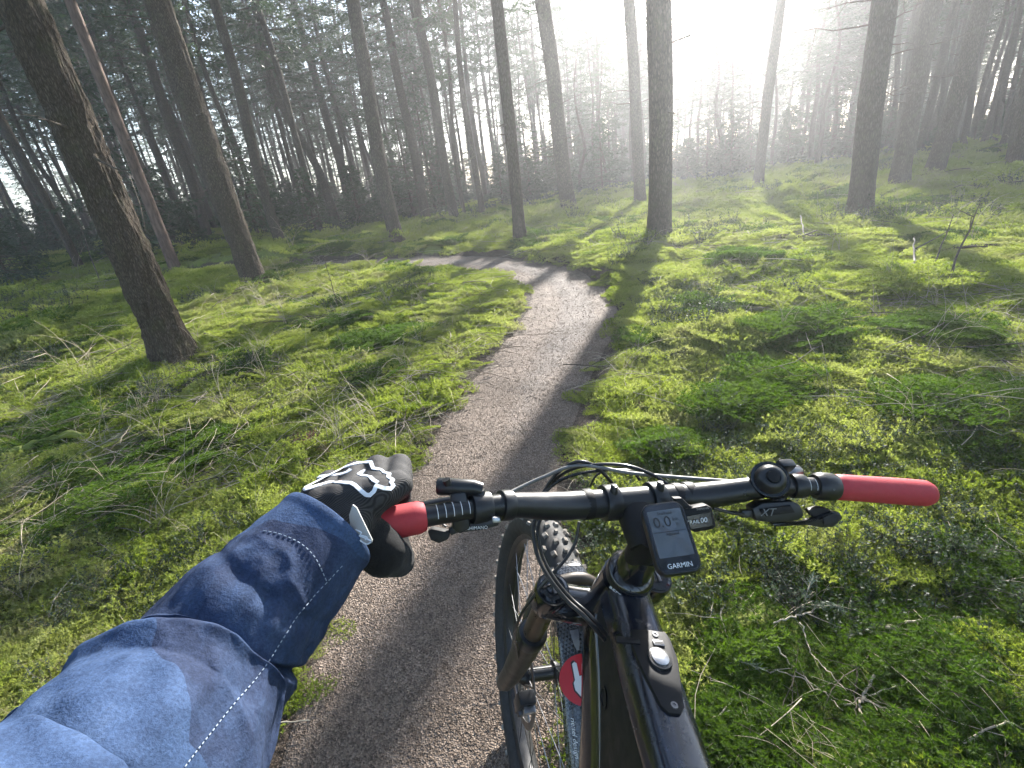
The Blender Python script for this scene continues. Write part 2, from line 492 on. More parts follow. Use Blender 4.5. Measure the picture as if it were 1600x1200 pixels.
seg = np.concatenate([[0], np.cumsum(np.linalg.norm(np.diff(pc, axis=0), axis=1))])
tt = np.arange(0, seg[-1], 0.035)
px_ = np.interp(tt, seg, pc[:, 0]); py_ = np.interp(tt, seg, pc[:, 1])
dd = np.stack([np.gradient(px_), np.gradient(py_)], 1); dd /= np.linalg.norm(dd, axis=1)[:, None]
nn = np.stack([dd[:, 1], -dd[:, 0]], 1)
near = np.argmin(np.hypot(px_[:, None] - PATH_C[None, :, 0], py_[:, None] - PATH_C[None, :, 1]), 1)
wid = PATH_W[near] + 0.06
K = 33
uu = np.linspace(-1, 1, K)
edge = 1 + 0.06 * fbm(tt[:, None] * 2.3, np.sign(uu)[None] * 5.0, 0, 3)
qx = px_[:, None] + nn[:, 0:1] * uu[None] * wid[:, None] * edge; qy = py_[:, None] + nn[:, 1:2] * uu[None] * wid[:, None] * edge
qz = ground_z(qx, qy) + 0.006 - 0.05 * sstep(.93, 1.0, np.abs(uu))[None]
ns = len(tt)
ii, jj = np.meshgrid(np.arange(ns - 1), np.arange(K - 1), indexing='ij')
pf = np.stack([(ii * K + jj).ravel(), (ii * K + jj + 1).ravel(), ((ii + 1) * K + jj + 1).ravel(), ((ii + 1) * K + jj).ravel()], 1)
pme = mesh_data('path', np.stack([qx.ravel(), qy.ravel(), qz.ravel()], 1), pf, M['path'])
if pme.polygons[0].normal.z < 0: pme.flip_normals()
worn = (np.exp(-((uu[None] - 0.12) / 0.42) ** 2) * (0.35 + 0.65 * sstep(2.0, 4.5, qy))).ravel()  # paler along the middle: trodden bare, plus glare painted in
at = pme.attributes.new('worn', 'FLOAT', 'POINT'); at.data.foreach_set('value', worn.astype(np.float32))
path = link('path', pme)
tag(path, 'narrow brown singletrack path curving left between mossy banks', 'path', kind='structure')

# ------------------------------------------------------------------ trees
def trunk_arrays(h, r0, sides, rows, seed, flare=0.35, bark=0.0, power=1.0, lowdense=False, bend=0.25):
    t = np.linspace(0, 1, rows)
    if lowdense: t = t ** 1.6
    z = t * h - 0.25 * (1 - t)
    r = r0 * (1 - 0.93 * t ** 1.15) + r0 * flare * np.exp(-np.maximum(z, 0) / 0.22) + 0.006
    a = np.arange(sides) * 2 * math.pi / sides
    cx = bend * fbm(z * .16 + seed * 3.7, seed * 1.3 + 0 * z, 0.0, 2) ; cy = bend * fbm(z * .16 + seed * 9.1, 5.5 + 0 * z, 0.0, 2)
    cx -= np.interp(0, z, cx); cy -= np.interp(0, z, cy)
    A, Z = np.meshgrid(a, z)
    rr = r[:, None] * (1 + 0.05 * fbm(np.cos(A) * 1.5 + seed, np.sin(A) * 1.5, Z * .5, 2))
    rr = rr + r0 * 0.3 * np.exp(-np.maximum(Z, 0) / 0.16) * np.maximum(0, np.cos(A * 4 + seed) * 0.6 + 0.2)
    if bark:
        c, s = np.cos(A), np.sin(A)
        n1 = fbm(c * r0 * 38 + seed, s * r0 * 38, Z * 9, 3)
        n2 = fbm(c * r0 * 15 + seed, s * r0 * 15, Z * 4.5, 2)
        rr = rr + bark * (np.abs(n1) * 1.1 - 0.5) + bark * 0.7 * n2
    V = np.stack([cx[:, None] + rr * np.cos(A), cy[:, None] + rr * np.sin(A), Z], 2).reshape(-1, 3)
    ii, jj = np.meshgrid(np.arange(rows - 1), np.arange(sides), indexing='ij'); k = (jj + 1) % sides
    F = np.stack([(ii * sides + jj).ravel(), (ii * sides + k).ravel(), ((ii + 1) * sides + k).ravel(), ((ii + 1) * sides + jj).ravel()], 1)
    return V, F, (z, cx, cy, r)
def axis_at(ax, z):
    return np.array([np.interp(z, ax[0], ax[1]), np.interp(z, ax[0], ax[2]), z]), float(np.interp(z, ax[0], ax[3]))

def needles_quads(C, D, L, W, rs):
    """diamond shaped needle sprays: centres C, directions D, lengths L, widths W"""
    n = len(C)
    R = rs.normal(size=(n, 3)); S = np.cross(D, R); S /= np.linalg.norm(S, axis=1)[:, None] + 1e-9
    v = np.stack([C, C + D * (L * .45)[:, None] + S * W[:, None], C + D * L[:, None], C + D * (L * .45)[:, None] - S * W[:, None]], 1).reshape(-1, 3)
    f = np.arange(4 * n).reshape(-1, 4)
    return v, f

def make_crown(ax, z0, z1, nbr, l0, l1, seed, dens=1.0, droop=0.25, spray=0.17, ntw=20):
    rs = np.random.default_rng(seed)
    limb = MB(); CC, DD, LL = [], [], []
    for i in range(nbr):
        f = (i + rs.random()) / nbr
        z = z0 + (z1 - z0) * f ** 0.95
        L = (l0 * (1 - f) + l1 * f) * rs.uniform(.55, 1.25)
        if f < 0.12: L *= rs.uniform(.4, 1.0)
        a = i * 2.4 + rs.normal() * .5
        el = rs.uniform(-.25, .2) + .5 * f ** 2
        b0, r = axis_at(ax, z)
        dirh = np.array([math.cos(a), math.sin(a), 0])
        t = np.linspace(0, 1, 6)
        pts = b0 + dirh * (t * L * math.cos(el))[:, None] + np.array([0, 0, 1.0]) * (t * L * math.sin(el) - droop * L * t ** 2 + .10 * L * t ** 4)[:, None]
        pts += np.cumsum(rs.normal(size=(6, 3)) * .03 * L, 0) * t[:, None]
        v, fc = sweep(pts, np.linspace(.012 + .010 * L, .003, 6), 3, False)
        limb.add(v, fc)
        m = max(4, int(ntw * dens * (0.4 + 0.6 * L / l0)))
        ts = rs.uniform(.18, 1.0, m)
        P = np.stack([np.interp(ts, t, pts[:, q]) for q in range(3)], 1)
        side = np.where(rs.random(m) < .5, -1, 1)
        ta = a + side * rs.uniform(.4, 1.3, m)
        tl = L * (0.20 + 0.30 * (1 - ts)) * rs.uniform(.6, 1.3, m)
        TD = np.stack([np.cos(ta), np.sin(ta), rs.uniform(-.55, .12, m)], 1); TD /= np.linalg.norm(TD, axis=1)[:, None]
        nk = np.maximum(3, (tl / (spray * .33)).astype(int))
        for p, d, l, k in zip(P, TD, tl, nk):
            s = np.linspace(0.05, 1, k)
            CC.append(p + d * (s * l)[:, None] + rs.normal(size=(k, 3)) * .025)
            e = d + rs.normal(size=(k, 3)) * .42; e[:, 2] -= .1
            DD.append(e / np.linalg.norm(e, axis=1)[:, None]); LL.append(spray * rs.uniform(.6, 1.25, k))
    C = np.vstack(CC); D = np.vstack(DD); L = np.concatenate(LL)
    v, f = needles_quads(C, D, L, L * .16, rs)
    return v, f, limb

def dead_branches(ax, z0, z1, n, seed, lmax=1.1, rmul=1.0):
    rs = np.random.default_rng(seed); mb = MB()
    for i in range(n):
        z = rs.uniform(z0, z1); a = rs.uniform(0, 6.283); b0, r = axis_at(ax, z)
        L = lmax * rs.uniform(.12, 1.0) ** 1.5 + .08
        d = np.array([math.cos(a), math.sin(a), rs.uniform(-.35, .25)])
        t = np.linspace(0, 1, 5)
        pts = b0 + d * (r * .7 + t * L)[:, None] + np.cumsum(rs.normal(size=(5, 3)) * .05 * L, 0) * t[:, None]
        v, f = sweep(pts, np.linspace(.014, .003, 5) * rmul, 4, False); mb.add(v, f)
        if L > .45:
            for q in range(rs.integers(1, 4)):
                p = pts[rs.integers(2, 4)]; d2 = d + rs.normal(size=3) * .7; l2 = L * rs.uniform(.2, .5)
                v, f = sweep([p, p + d2 * l2 * .5, p + d2 * l2 + rs.normal(size=3) * .04], [.006 * rmul, .004 * rmul, .002], 3, False); mb.add(v, f)
    return mb

def proto_tree(h, r0, z0, seed, sides=20, rows=70, bark='bark_far', bk=0.004, nbr=100, l0=2.6, dens=1.0, ndead=30, flare=.3, lowdense=False, bend=.25, dead_z0=1.6, spray=.17, ntw=20):
    """meshes of one tree: trunk, limbs with dead stubs, crown of needle sprays"""
    V, F, ax = trunk_arrays(h, r0, sides, rows, seed, flare, bk, lowdense=lowdense, bend=bend)
    tm = mesh_data('trunk', V, F, M[bark])
    cv, cf, limb = make_crown(ax, z0, h * .985, nbr, l0, .3, seed + 50, dens, spray=spray, ntw=ntw)
    cm = mesh_data('crown', cv, cf, M['needles'], smooth=False)
    db = dead_branches(ax, dead_z0, z0 + 3, ndead, seed + 90)
    limb.add(db.v, db.f)
    lm = mesh_data('limbs', limb.v, limb.f, M['dark_twig'])
    return tm, lm, cm
def place_tree(meshes, name, loc, rz, sc, label, group=None, lean=(0, 0)):
    root = empty(name, loc, rz)
    root.rotation_euler = (lean[0], lean[1], rz)
    root.scale = sc
    tag(root, label, 'tree', group)
    for nm, me in zip(('trunk', 'limbs', 'crown'), meshes):
        c = link(nm, me, root)
        if nm != 'trunk': c['kind'] = 'stuff'
    return root

# the trees one can tell apart: pixel of the foot, width of the trunk there, proto, lean
near1 = proto_tree(23, .22, 8.0, 1, sides=150, rows=420, bark='bark', bk=0.020, lowdense=True, ndead=26, flare=.20, bend=.12)
near2 = proto_tree(22, .24, 7.5, 2, sides=90, rows=300, bark='bark', bk=0.016, lowdense=True, ndead=34, flare=.28, bend=.2)
pine = proto_tree(20, .16, 9.5, 3, sides=24, rows=90, bark='bark_pine', bk=0.003, ndead=22, flare=.1, bend=.15)
mids = [proto_tree(21 + i % 3, .20, 6.4 + .6 * (i % 2), 10 + i, sides=36, rows=130, bk=0.008, ndead=30, flare=.28, bend=.3, nbr=84, l0=2.7, lowdense=True) for i in range(4)]
slim = [proto_tree(17 + i, .11, 5.4 + .6 * i, 30 + i, sides=12, rows=50, bk=0.003, ndead=40, nbr=74, l0=2.0, flare=.2, bend=.3, spray=.20, ntw=15) for i in range(4)]
R0 = {id(near1): .22, id(near2): .24, id(pine): .16}
for q in mids: R0[id(q)] = .20
for q in slim: R0[id(q)] = .11
KNOWN = [
    (274, 560, 52, near1, 'conifer', 'thick rough-barked conifer close by on the left, foot in bright moss'),
    (398, 442, 34, near2, 'conifer', 'brown conifer with flared root foot behind the thick rough-barked tree'),
    (272, 414, 16, pine, 'pine_tree', 'slender smooth reddish-grey pine between the two thickest left trunks'),
    (440, 384, 16, mids[0], 'conifer', 'straight conifer at forest edge next right of the root-flared trunk'),
    (622, 381, 23, mids[1], 'conifer', 'dark stout conifer with knobbly trunk standing behind the path far bend'),
    (668, 347, 15, mids[2], 'conifer', 'slim conifer just right of the dark knobbly trunk'),
    (711, 345, 15, mids[3], 'conifer', 'straight conifer second to the right of the dark knobbly trunk'),
    (813, 377, 19, mids[0], 'conifer', 'slim conifer right beside the outer edge of the path bend'),
    (890, 330, 24, mids[2], 'conifer', 'tilted conifer midway between path bend and the column-straight trunk'),
    (1000, 322, 18, mids[1], 'conifer', 'thinner trunk directly left of the column-straight trunk'),
    (1030, 378, 35, mids[3], 'conifer', 'column-straight conifer standing alone right of the path bend'),
    (1184, 296, 15, mids[0], 'conifer', 'hazy grey conifer below the brightest patch of sky'),
    (1340, 342, 34, mids[1], 'conifer', 'broad hazy conifer with wide foot on the sunny right slope'),
    (1402, 292, 26, mids[2], 'conifer', 'pale hazy trunk just right of the broad hazy conifer'),
    (1457, 276, 25, mids[3], 'conifer', 'second pale hazy trunk right of the broad hazy conifer'),
    (1585, 268, 24, mids[0], 'conifer', 'hazy conifer trunk at the right edge of the view'),
    (530, 362, 13, slim[1], 'conifer', 'thin leaning conifer left of the dark knobbly trunk'),
    (325, 376, 15, mids[3], 'conifer', 'shaded conifer beside the fallen log in the left woods'),
    (556, 352, 15, mids[2], 'conifer', 'dark conifer half hidden by young firs left of the knobbly trunk'),
    (756, 341, 10, slim[2], 'conifer', 'very thin upright conifer left of the slim tree at the bend'),
    (75, 392, 14, slim[0], 'conifer', 'pale thin trunk at the left edge among young firs'),
]
SHORT = [(-70, 'left view edge'), (150, 'gap beside the thick conifer'), (335, 'fallen log'), (525, 'thin leaning conifer'), (1090, 'sunny gap'), (1265, 'broad hazy conifer foot'), (1680, 'right view edge'), (272, 'thick rough-barked conifer'), (398, 'root-flared conifer'), (258, 'reddish pine'), (440, 'forest-edge conifer'), (622, 'dark knobbly trunk'), (711, 'straight conifer'), (813, 'slim tree at the bend'), (890, 'tilted conifer'), (1030, 'column-straight conifer'), (1184, 'brightest-sky conifer'), (1340, 'broad hazy conifer'), (1457, 'pale hazy trunk'), (1585, 'right-edge conifer'), (75, 'pale left-edge trunk')]
def relative_label(kind, x, y):
    p = np.array([x, y, gz(x, y)]) - CAM
    px = 800 + FPX * p.dot(RT) / p.dot(FW)
    k = min(SHORT, key=lambda q: abs(q[0] - px)); dx = px - k[0]
    d = math.hypot(x, y)
    how = 'far' if d > 42 else ('mid-wood' if d > 28 else 'front-row')
    side = ('right' if dx > 0 else 'left')
    off = 'directly behind' if abs(dx) < 9 else (('just %s of' if abs(dx) < 26 else ('%s of' if abs(dx) < 60 else 'well %s of')) % side)
    return '%s %s %s the %s' % (how, kind, off, k[1])
TREE_POS = []
for px, py, w, pr, nm, lab in KNOWN:
    p = hit(px, py)
    depth = (p - CAM).dot(FW)
    r = w * depth / FPX / 2
    dist = math.hypot(p[0], p[1])
    k = r / R0[id(pr)] / 1.05
    p[2] = gz(p[0], p[1]) - 0.03
    lean = (0, 0)
    if 'tilted' in lab: lean = (0, -.055)
    if 'leaning' in lab: lean = (0, -.07)
    place_tree(pr, nm, p, 0.0 if lean != (0, 0) else RNG.uniform(0, 6.28), (k, k, (1.15 if 'brightest' in lab else 1.0) if dist < 20 else RNG.uniform(.85, 1.05)), lab, lean=lean)
    TREE_POS.append((p[0], p[1]))
    print('tree', nm, px, 'dist %.1f r %.2f' % (dist, r))
# the crowd of trunks behind
def sun_lane(x, y):
    return x * math.cos(SUN_AZ) - (y - 3.5) * math.sin(SUN_AZ)      # metres right of the line to the sun
ZX, ZY = np.meshgrid(np.arange(-2.6, 4.4, .5), np.arange(0.2, 8.5, .5)); ZX = ZX.ravel(); ZY = ZY.ravel()
def clear_height(x, y, rad):
    """how tall a tree here may be so that the clearing in front still gets the sun"""
    dx, dy = x - ZX, y - ZY
    along = dx * math.sin(SUN_AZ) + dy * math.cos(SUN_AZ); lat = dx * math.cos(SUN_AZ) - dy * math.sin(SUN_AZ)
    m = (np.abs(lat) < rad) & (along > 8)
    return float(along[m].min() * math.tan(SUN_EL)) if m.any() else 99.0
rs = np.random.default_rng(21)
n = 0; tries = 0
while n < 268 and tries < 14000:
    tries += 1
    az = math.radians(rs.uniform(-64, 62) if n < 215 else rs.uniform(32, 60)); d = 15 + 45 * rs.random() ** .75
    if abs(math.degrees(az)) > 50: d = max(d, 18)
    x, y = d * math.sin(az), d * math.cos(az)
    pxx = (RT.dot((x, y, 0)) / FW.dot((x, y, 0))) * FPX + 800
    if not -140 < pxx < 1760: continue
    if d < 21 and 560 < pxx < 1050: continue
    if d < 19 and pxx >= 1050: continue
    if d < 16 and pxx < 560: continue
    ln = sun_lane(x, y)
    top = clear_height(x, y, 1.7)
    lane = top < 20 and rs.random() > .04
    if lane and top < 7.5: continue
    if min(math.hypot(x - a, y - b) for a, b in TREE_POS) < 1.5: continue
    if path_dist([x], [y])[0] < 1.2: continue
    TREE_POS.append((x, y)); n += 1
    big = rs.random() < .28
    pr = mids[rs.integers(4)] if big else slim[rs.integers(4)]
    k = rs.uniform(.55, .8) if big else rs.uniform(.75, 1.15)
    hz = rs.uniform(.8, 1.05)
    if lane: pr = slim[rs.integers(4)]; big = False; k = rs.uniform(.75, 1.1); hz = min(hz, top * .97 / 20.0)
    zone = ('slender conifer trunk among the crowded left woods', 'conifers crowding the left woods') if pxx < 560 else (
        ('slim dark conifer in the crowd behind the path bend', 'conifers crowding behind the path bend') if pxx < 1050 else ('faint hazy conifer in the sunlit woods at the right', 'hazy conifers in the right woods'))
    place_tree(pr, 'conifer', (x, y, gz(x, y) - .05), rs.uniform(0, 6.28), (k, k, hz), relative_label('stout conifer' if big else ('slender conifer' if k > .92 else 'thin conifer'), x, y), 'conifers crowding the woods', lean=(rs.normal() * .02, rs.normal() * .02))
# young firs under them
def proto_fir(h, seed):
    V, F, ax = trunk_arrays(h, .035 * h / 2.5, 8, 20, seed, .1, 0.0, bend=.08)
    cv, cf, limb = make_crown(ax, .12, h * .97, 46, h * .42, .12, seed + 7, 1.0, droop=.12, spray=.13, ntw=20)
    return (mesh_data('trunk', V, F, M['bark_far']), mesh_data('limbs', limb.v, limb.f, M['dark_twig']), mesh_data('crown', cv, cf, M['young_needles'], smooth=False))
firs = [proto_fir(2.6, 61), proto_fir(3.4, 62), proto_fir(1.8, 63)]
n = 0; tries = 0
while n < 150 and tries < 9000:
    tries += 1
    az = math.radians(rs.uniform(-62, 58)); d = rs.uniform(19, 44)
    x, y = d * math.sin(az), d * math.cos(az)
    pxx = (RT.dot((x, y, 0)) / FW.dot((x, y, 0))) * FPX + 800
    if not -140 < pxx < 1760: continue
    if 560 < pxx < 1050 and d < 22: continue
    if pxx >= 1050 and d < 24: continue
    if min(math.hypot(x - a, y - b) for a, b in TREE_POS) < .6: continue
    n += 1
    k = rs.uniform(.7, 1.5)
    lab, grp = ('bushy young fir under the tall trees at the left', 'young firs under the left woods') if pxx < 560 else (
        ('bushy dark young fir behind the path bend', 'young firs behind the path bend') if pxx < 1050 else ('hazy young fir under the right woods', 'young firs under the right woods'))
    place_tree(firs[rs.integers(3)], 'young_fir', (x, y, gz(x, y) - .03), rs.uniform(0, 6.28), (k, k, k * rs.uniform(.85, 1.2)), relative_label('tall young fir' if k > 1.25 else ('bushy young fir' if k > .95 else 'small young fir'), x, y), 'young firs under the woods')
for i, (px, py, dk, lab) in enumerate([(25, 452, 1.0, 'light green young fir sprawling at the far left edge'), (95, 395, .9, 'young fir behind the pale thin stems at far left'), (600, 352, .9, 'low young fir directly left behind the dark knobbly trunk'), (240, 400, .7, 'small young fir showing just left of the reddish pine')]):
    p = hit(px, py)
    place_tree(firs[i % 3], 'young_fir', p, i * 1.3, (dk, dk, dk), lab)

for i in range(11):                       # trees standing behind and beside the rider
    a = math.radians(80 + 200 * (i + rs.uniform(-.3, .3)) / 10.0); d = rs.uniform(5.5, 12); x, y = d * math.sin(a), d * math.cos(a)
    k = rs.uniform(.8, 1.1)
    place_tree(mids[i % 4], 'conifer', (x, y, gz(x, y) - .05), rs.uniform(0, 6.28), (k, k, rs.uniform(.9, 1.05)), 'conifer standing behind the rider, outside the view', 'conifers behind the rider')
# alike labels: say which of the two or three it is by its distance
seen = {}
for o in scene.objects:
    if o.parent is None and 'group' in o and 'label' in o and o['group'] != 'conifers behind the rider': seen.setdefault(o['label'], []).append(o)
for lab, os_ in seen.items():
    if len(os_) in (2, 3):
        os_.sort(key=lambda o: o.location.x ** 2 + o.location.y ** 2)
        for o, w in zip(os_, ('nearer of two', 'farther of two') if len(os_) == 2 else ('nearest of three', 'middle of three', 'farthest of three')): o['label'] = lab + ', ' + w

# the far wood that closes the view all round: one mass of treetops and trunks
def merged(meshes, name, scz=1.0):
    V, F, MI, mats, b = [], [], [], [], 0
    for k, me in enumerate(meshes):
        n = len(me.vertices); a = np.empty(n * 3, np.float32); me.vertices.foreach_get('co', a); V.append(a.reshape(-1, 3))
        F += [tuple(b + i for i in p.vertices) for p in me.polygons]; MI += [k] * len(me.polygons); b += n; mats.append(me.materials[0])
    return mesh_data(name, np.vstack(V), F, mats, False, MI)
poles = [proto_tree(18 + i, .085, 9.5 + i, 80 + i, sides=8, rows=30, bk=0.0, ndead=26, nbr=26, l0=1.2, flare=.1, bend=.3, spray=.22, ntw=12) for i in range(2)]
far_kinds = [merged(slim[0], 'far_tree'), merged(slim[2], 'far_tree'), merged(firs[1], 'far_fir'), merged(firs[0], 'far_fir'), merged(poles[0], 'far_pole'), merged(poles[1], 'far_pole')]
FARW = []
rw = np.random.default_rng(31)
for i in range(400):
    a = math.radians(rw.uniform(-68, 66) if i < 250 else rw.uniform(8, 58)); d = rw.uniform(50, 86) if i < 250 else rw.uniform(62, 90); x, y = d * math.sin(a), d * math.cos(a)
    k = int(rw.integers(0, 4)); sc = rw.uniform(.55, .72) if k < 2 else rw.uniform(1.6, 2.7)
    ln = sun_lane(x, y)
    if i >= 250: k = k % 2; sc = rw.uniform(.78, 1.0)
    top = clear_height(x, y, 2.0)
    if k < 2 and top < 30: sc = min(sc, top / 20.5)
    FARW.append((x, y, gz(x, y) - .1, rw.uniform(0, 6.28), sc, k))
for i in range(200):                      # a screen of thin bare poles in front of it
    a = math.radians(rw.uniform(-66, 24)); d = rw.uniform(36, 62); x, y = d * math.sin(a), d * math.cos(a)
    if clear_height(x, y, 1.5) < 22: continue
    FARW.append((x, y, gz(x, y) - .1, rw.uniform(0, 6.28), rw.uniform(.8, 1.15), 4 + int(rw.integers(0, 2))))
FARW = np.array(FARW)

# ------------------------------------------------------------------ ground cover
def scatter(name, pts, rot, scl, idx, protos, label, cat):
    """one object: numbered points that each carry one of the small plant meshes"""
    col = bpy.data.collections.new(name + '_kinds')
    for i, me in enumerate(protos):
        col.objects.link(bpy.data.objects.new('%s_kind_%02d' % (name, i), me))
    me = bpy.data.meshes.new(name)
    me.vertices.add(len(pts)); me.vertices.foreach_set('co', np.asarray(pts, np.float32).ravel())
    for nm, ty, val, key in (('rot', 'FLOAT_VECTOR', rot, 'vector'), ('scl', 'FLOAT', scl, 'value'), ('idx', 'INT', idx, 'value')):
        a = me.attributes.new(nm, ty, 'POINT')
        a.data.foreach_set(key, np.asarray(val, np.int32 if ty == 'INT' else np.float32).ravel())
    o = link(name, me)
    ng = bpy.data.node_groups.new(name, 'GeometryNodeTree')
    ng.interface.new_socket('Geometry', in_out='INPUT', socket_type='NodeSocketGeometry')
    ng.interface.new_socket('Geometry', in_out='OUTPUT', socket_type='NodeSocketGeometry')
    gi = ng.nodes.new('NodeGroupInput'); go = ng.nodes.new('NodeGroupOutput')
    ip = ng.nodes.new('GeometryNodeInstanceOnPoints')
    ci = ng.nodes.new('GeometryNodeCollectionInfo'); ci.inputs['Collection'].default_value = col
    ci.inputs['Separate Children'].default_value = True; ci.inputs['Reset Children'].default_value = True
    def na(nm, ty):
        n = ng.nodes.new('GeometryNodeInputNamedAttribute'); n.data_type = ty; n.inputs['Name'].default_value = nm
        return n.outputs['Attribute']
    e2r = ng.nodes.new('FunctionNodeEulerToRotation')
    L = ng.links.new
    L(gi.outputs[0], ip.inputs['Points']); L(ci.outputs[0], ip.inputs['Instance'])
    ip.inputs['Pick Instance'].default_value = True
    L(na('idx', 'INT'), ip.inputs['Instance Index'])
    L(na('rot', 'FLOAT_VECTOR'), e2r.inputs[0]); L(e2r.outputs[0], ip.inputs['Rotation'])
    L(na('scl', 'FLOAT'), ip.inputs['Scale'])
    L(ip.outputs[0], go.inputs[0])
    md = o.modifiers.new('scatter', 'NODES'); md.node_group = ng
    tag(o, label, cat, kind='stuff')
    return o

scatter('distant_wood', FARW[:, :3], np.stack([0 * FARW[:, 3], 0 * FARW[:, 3], FARW[:, 3]], 1), FARW[:, 4], FARW[:, 5], far_kinds, 'far conifer wood closing the view behind all the trunks', 'wood')

def tri_leaves(base, d, L, W, rs, nrm=None):
    n = len(base)
    R = rs.normal(size=(n, 3)) if nrm is None else nrm
    S = np.cross(d, R); S /= np.linalg.norm(S, axis=1)[:, None] + 1e-9
    v = np.stack([base - S * W[:, None] * .6, base + S * W[:, None] * .6, base + d * L[:, None]], 1).reshape(-1, 3)
    return v, np.arange(3 * n).reshape(-1, 3)
def moss_patch(seed, nsh=380, rad=.115, hgt=.017, leafl=.009, star=False):
    rs = np.random.default_rng(seed)
    B, D, Ls = [], [], []
    for i in range(nsh):
        a = rs.uniform(0, 6.283); r = rad * math.sqrt(rs.random())
        top = np.array([r * math.cos(a), r * math.sin(a), hgt * rs.uniform(.35, 1.0) * (1 - .6 * (r / rad) ** 2)])
        if star:
            k = 9; aa = np.arange(k) * 6.283 / k + rs.random() * 6
            d = np.stack([np.cos(aa), np.sin(aa), rs.uniform(.25, 1.1, k)], 1)
            B.append(np.repeat(top[None], k, 0)); D.append(d); Ls.append(leafl * 1.25 * rs.uniform(.7, 1.2, k))
        else:
            k = 10; s = rs.random(k)
            ax = np.array([rs.normal() * .8, rs.normal() * .8, .8]); ax /= np.linalg.norm(ax)
            d = ax + rs.normal(size=(k, 3)) * .7
            B.append(top + ax * (s * .016)[:, None]); D.append(d); Ls.append(leafl * rs.uniform(.6, 1.2, k))
    B = np.vstack(B); D = np.vstack(D); D /= np.linalg.norm(D, axis=1)[:, None]; Ls = np.concatenate(Ls)
    v, f = tri_leaves(B, D, Ls, Ls * (.17 if star else .26), rs)
    return mesh_data('moss_patch', v, f, M['star_moss' if star else 'moss'], smooth=False)
feather = [moss_patch(100 + i) for i in range(4)]
stars = [moss_patch(120 + i, 300, .11, .03, .010, True) for i in range(3)]
rs = np.random.default_rng(77)
def sector(r0, r1, spacing, a0=-66, a1=66, jit=.9):
    area = math.radians(a1 - a0) / 2 * (r1 * r1 - r0 * r0)
    n = int(area / spacing ** 2)
    r = np.sqrt(rs.uniform(r0 * r0, r1 * r1, n)); a = np.radians(rs.uniform(a0, a1, n))
    return r * np.sin(a), r * np.cos(a)
X, Y, S, I = [], [], [], []
for r0, r1, sp, sc in ((.25, 2.4, .068, 1.0), (2.4, 4.5, .10, 1.45), (4.5, 8, .115, 1.65), (8, 14, .20, 2.7), (14, 34, .42, 5.0)):
    x, y = sector(r0, r1, sp)
    if r0 < 1:
        x2, y2 = sector(r0, r1, sp * 1.6, 66, 294); x = np.append(x, x2); y = np.append(y, y2)
    pd = path_dist(x, y)
    dens = fbm(x * 1.7, y * 1.7, 3.3, 4)
    edge = fbm(x * 5, y * 5, 9.0, 3) * .16
    keep = (pd + edge > .03 + .085 * sc) & ((dens > -.42) | (rs.random(len(x)) < .25)) & (rs.random(len(x)) < sstep(.02, .35, pd + edge - .05 * sc) * .9 + .1)
    x, y = x[keep], y[keep]
    st = fbm(x * .9, y * .9, 5.5, 3) + 1.5 * np.exp(-(((x - .95) / .7) ** 2 + ((y - .75) / .7) ** 2)) + .5 * np.exp(-(((x - 1.5) / .4) ** 2 + ((y - 2.55) / .4) ** 2)) > .42
    for mx, my, h, r in MOUNDS[:14]: st |= np.hypot(x - mx, y - my) < r * 1.05
    X.append(x); Y.append(y); S.append(sc * rs.uniform(.75, 1.3, len(x)) * np.where(st, 1.0, 1))
    I.append(np.where(st, 4 + rs.integers(0, 3, len(x)), rs.integers(0, 4, len(x))))
x = rs.uniform(-3, 3.2, 9000); y = rs.uniform(.2, 9, 9000); pd = path_dist(x, y)      # thin fringe creeping over the trodden edge
keep = (pd > -.06) & (pd < .34) & (rs.random(9000) < sstep(-.08, .34, pd + .12 * fbm(x * 6, y * 6, 2.0, 2)) * .8)
X.append(x[keep]); Y.append(y[keep]); S.append(rs.uniform(.28, .7, keep.sum()) * (1 + .12 * y[keep])); I.append(rs.integers(0, 4, keep.sum()))
X, Y, S, I = map(np.concatenate, (X, Y, S, I))
Z = ground_z(X, Y)
rot = np.stack([rs.normal(size=len(X)) * .22, rs.normal(size=len(X)) * .22, rs.uniform(0, 6.28, len(X))], 1)
print('moss', len(X))
scatter('moss', np.stack([X, Y, Z - .003 * S], 1), rot, S, I, feather + stars, 'dense yellow green moss carpeting the forest floor', 'moss')

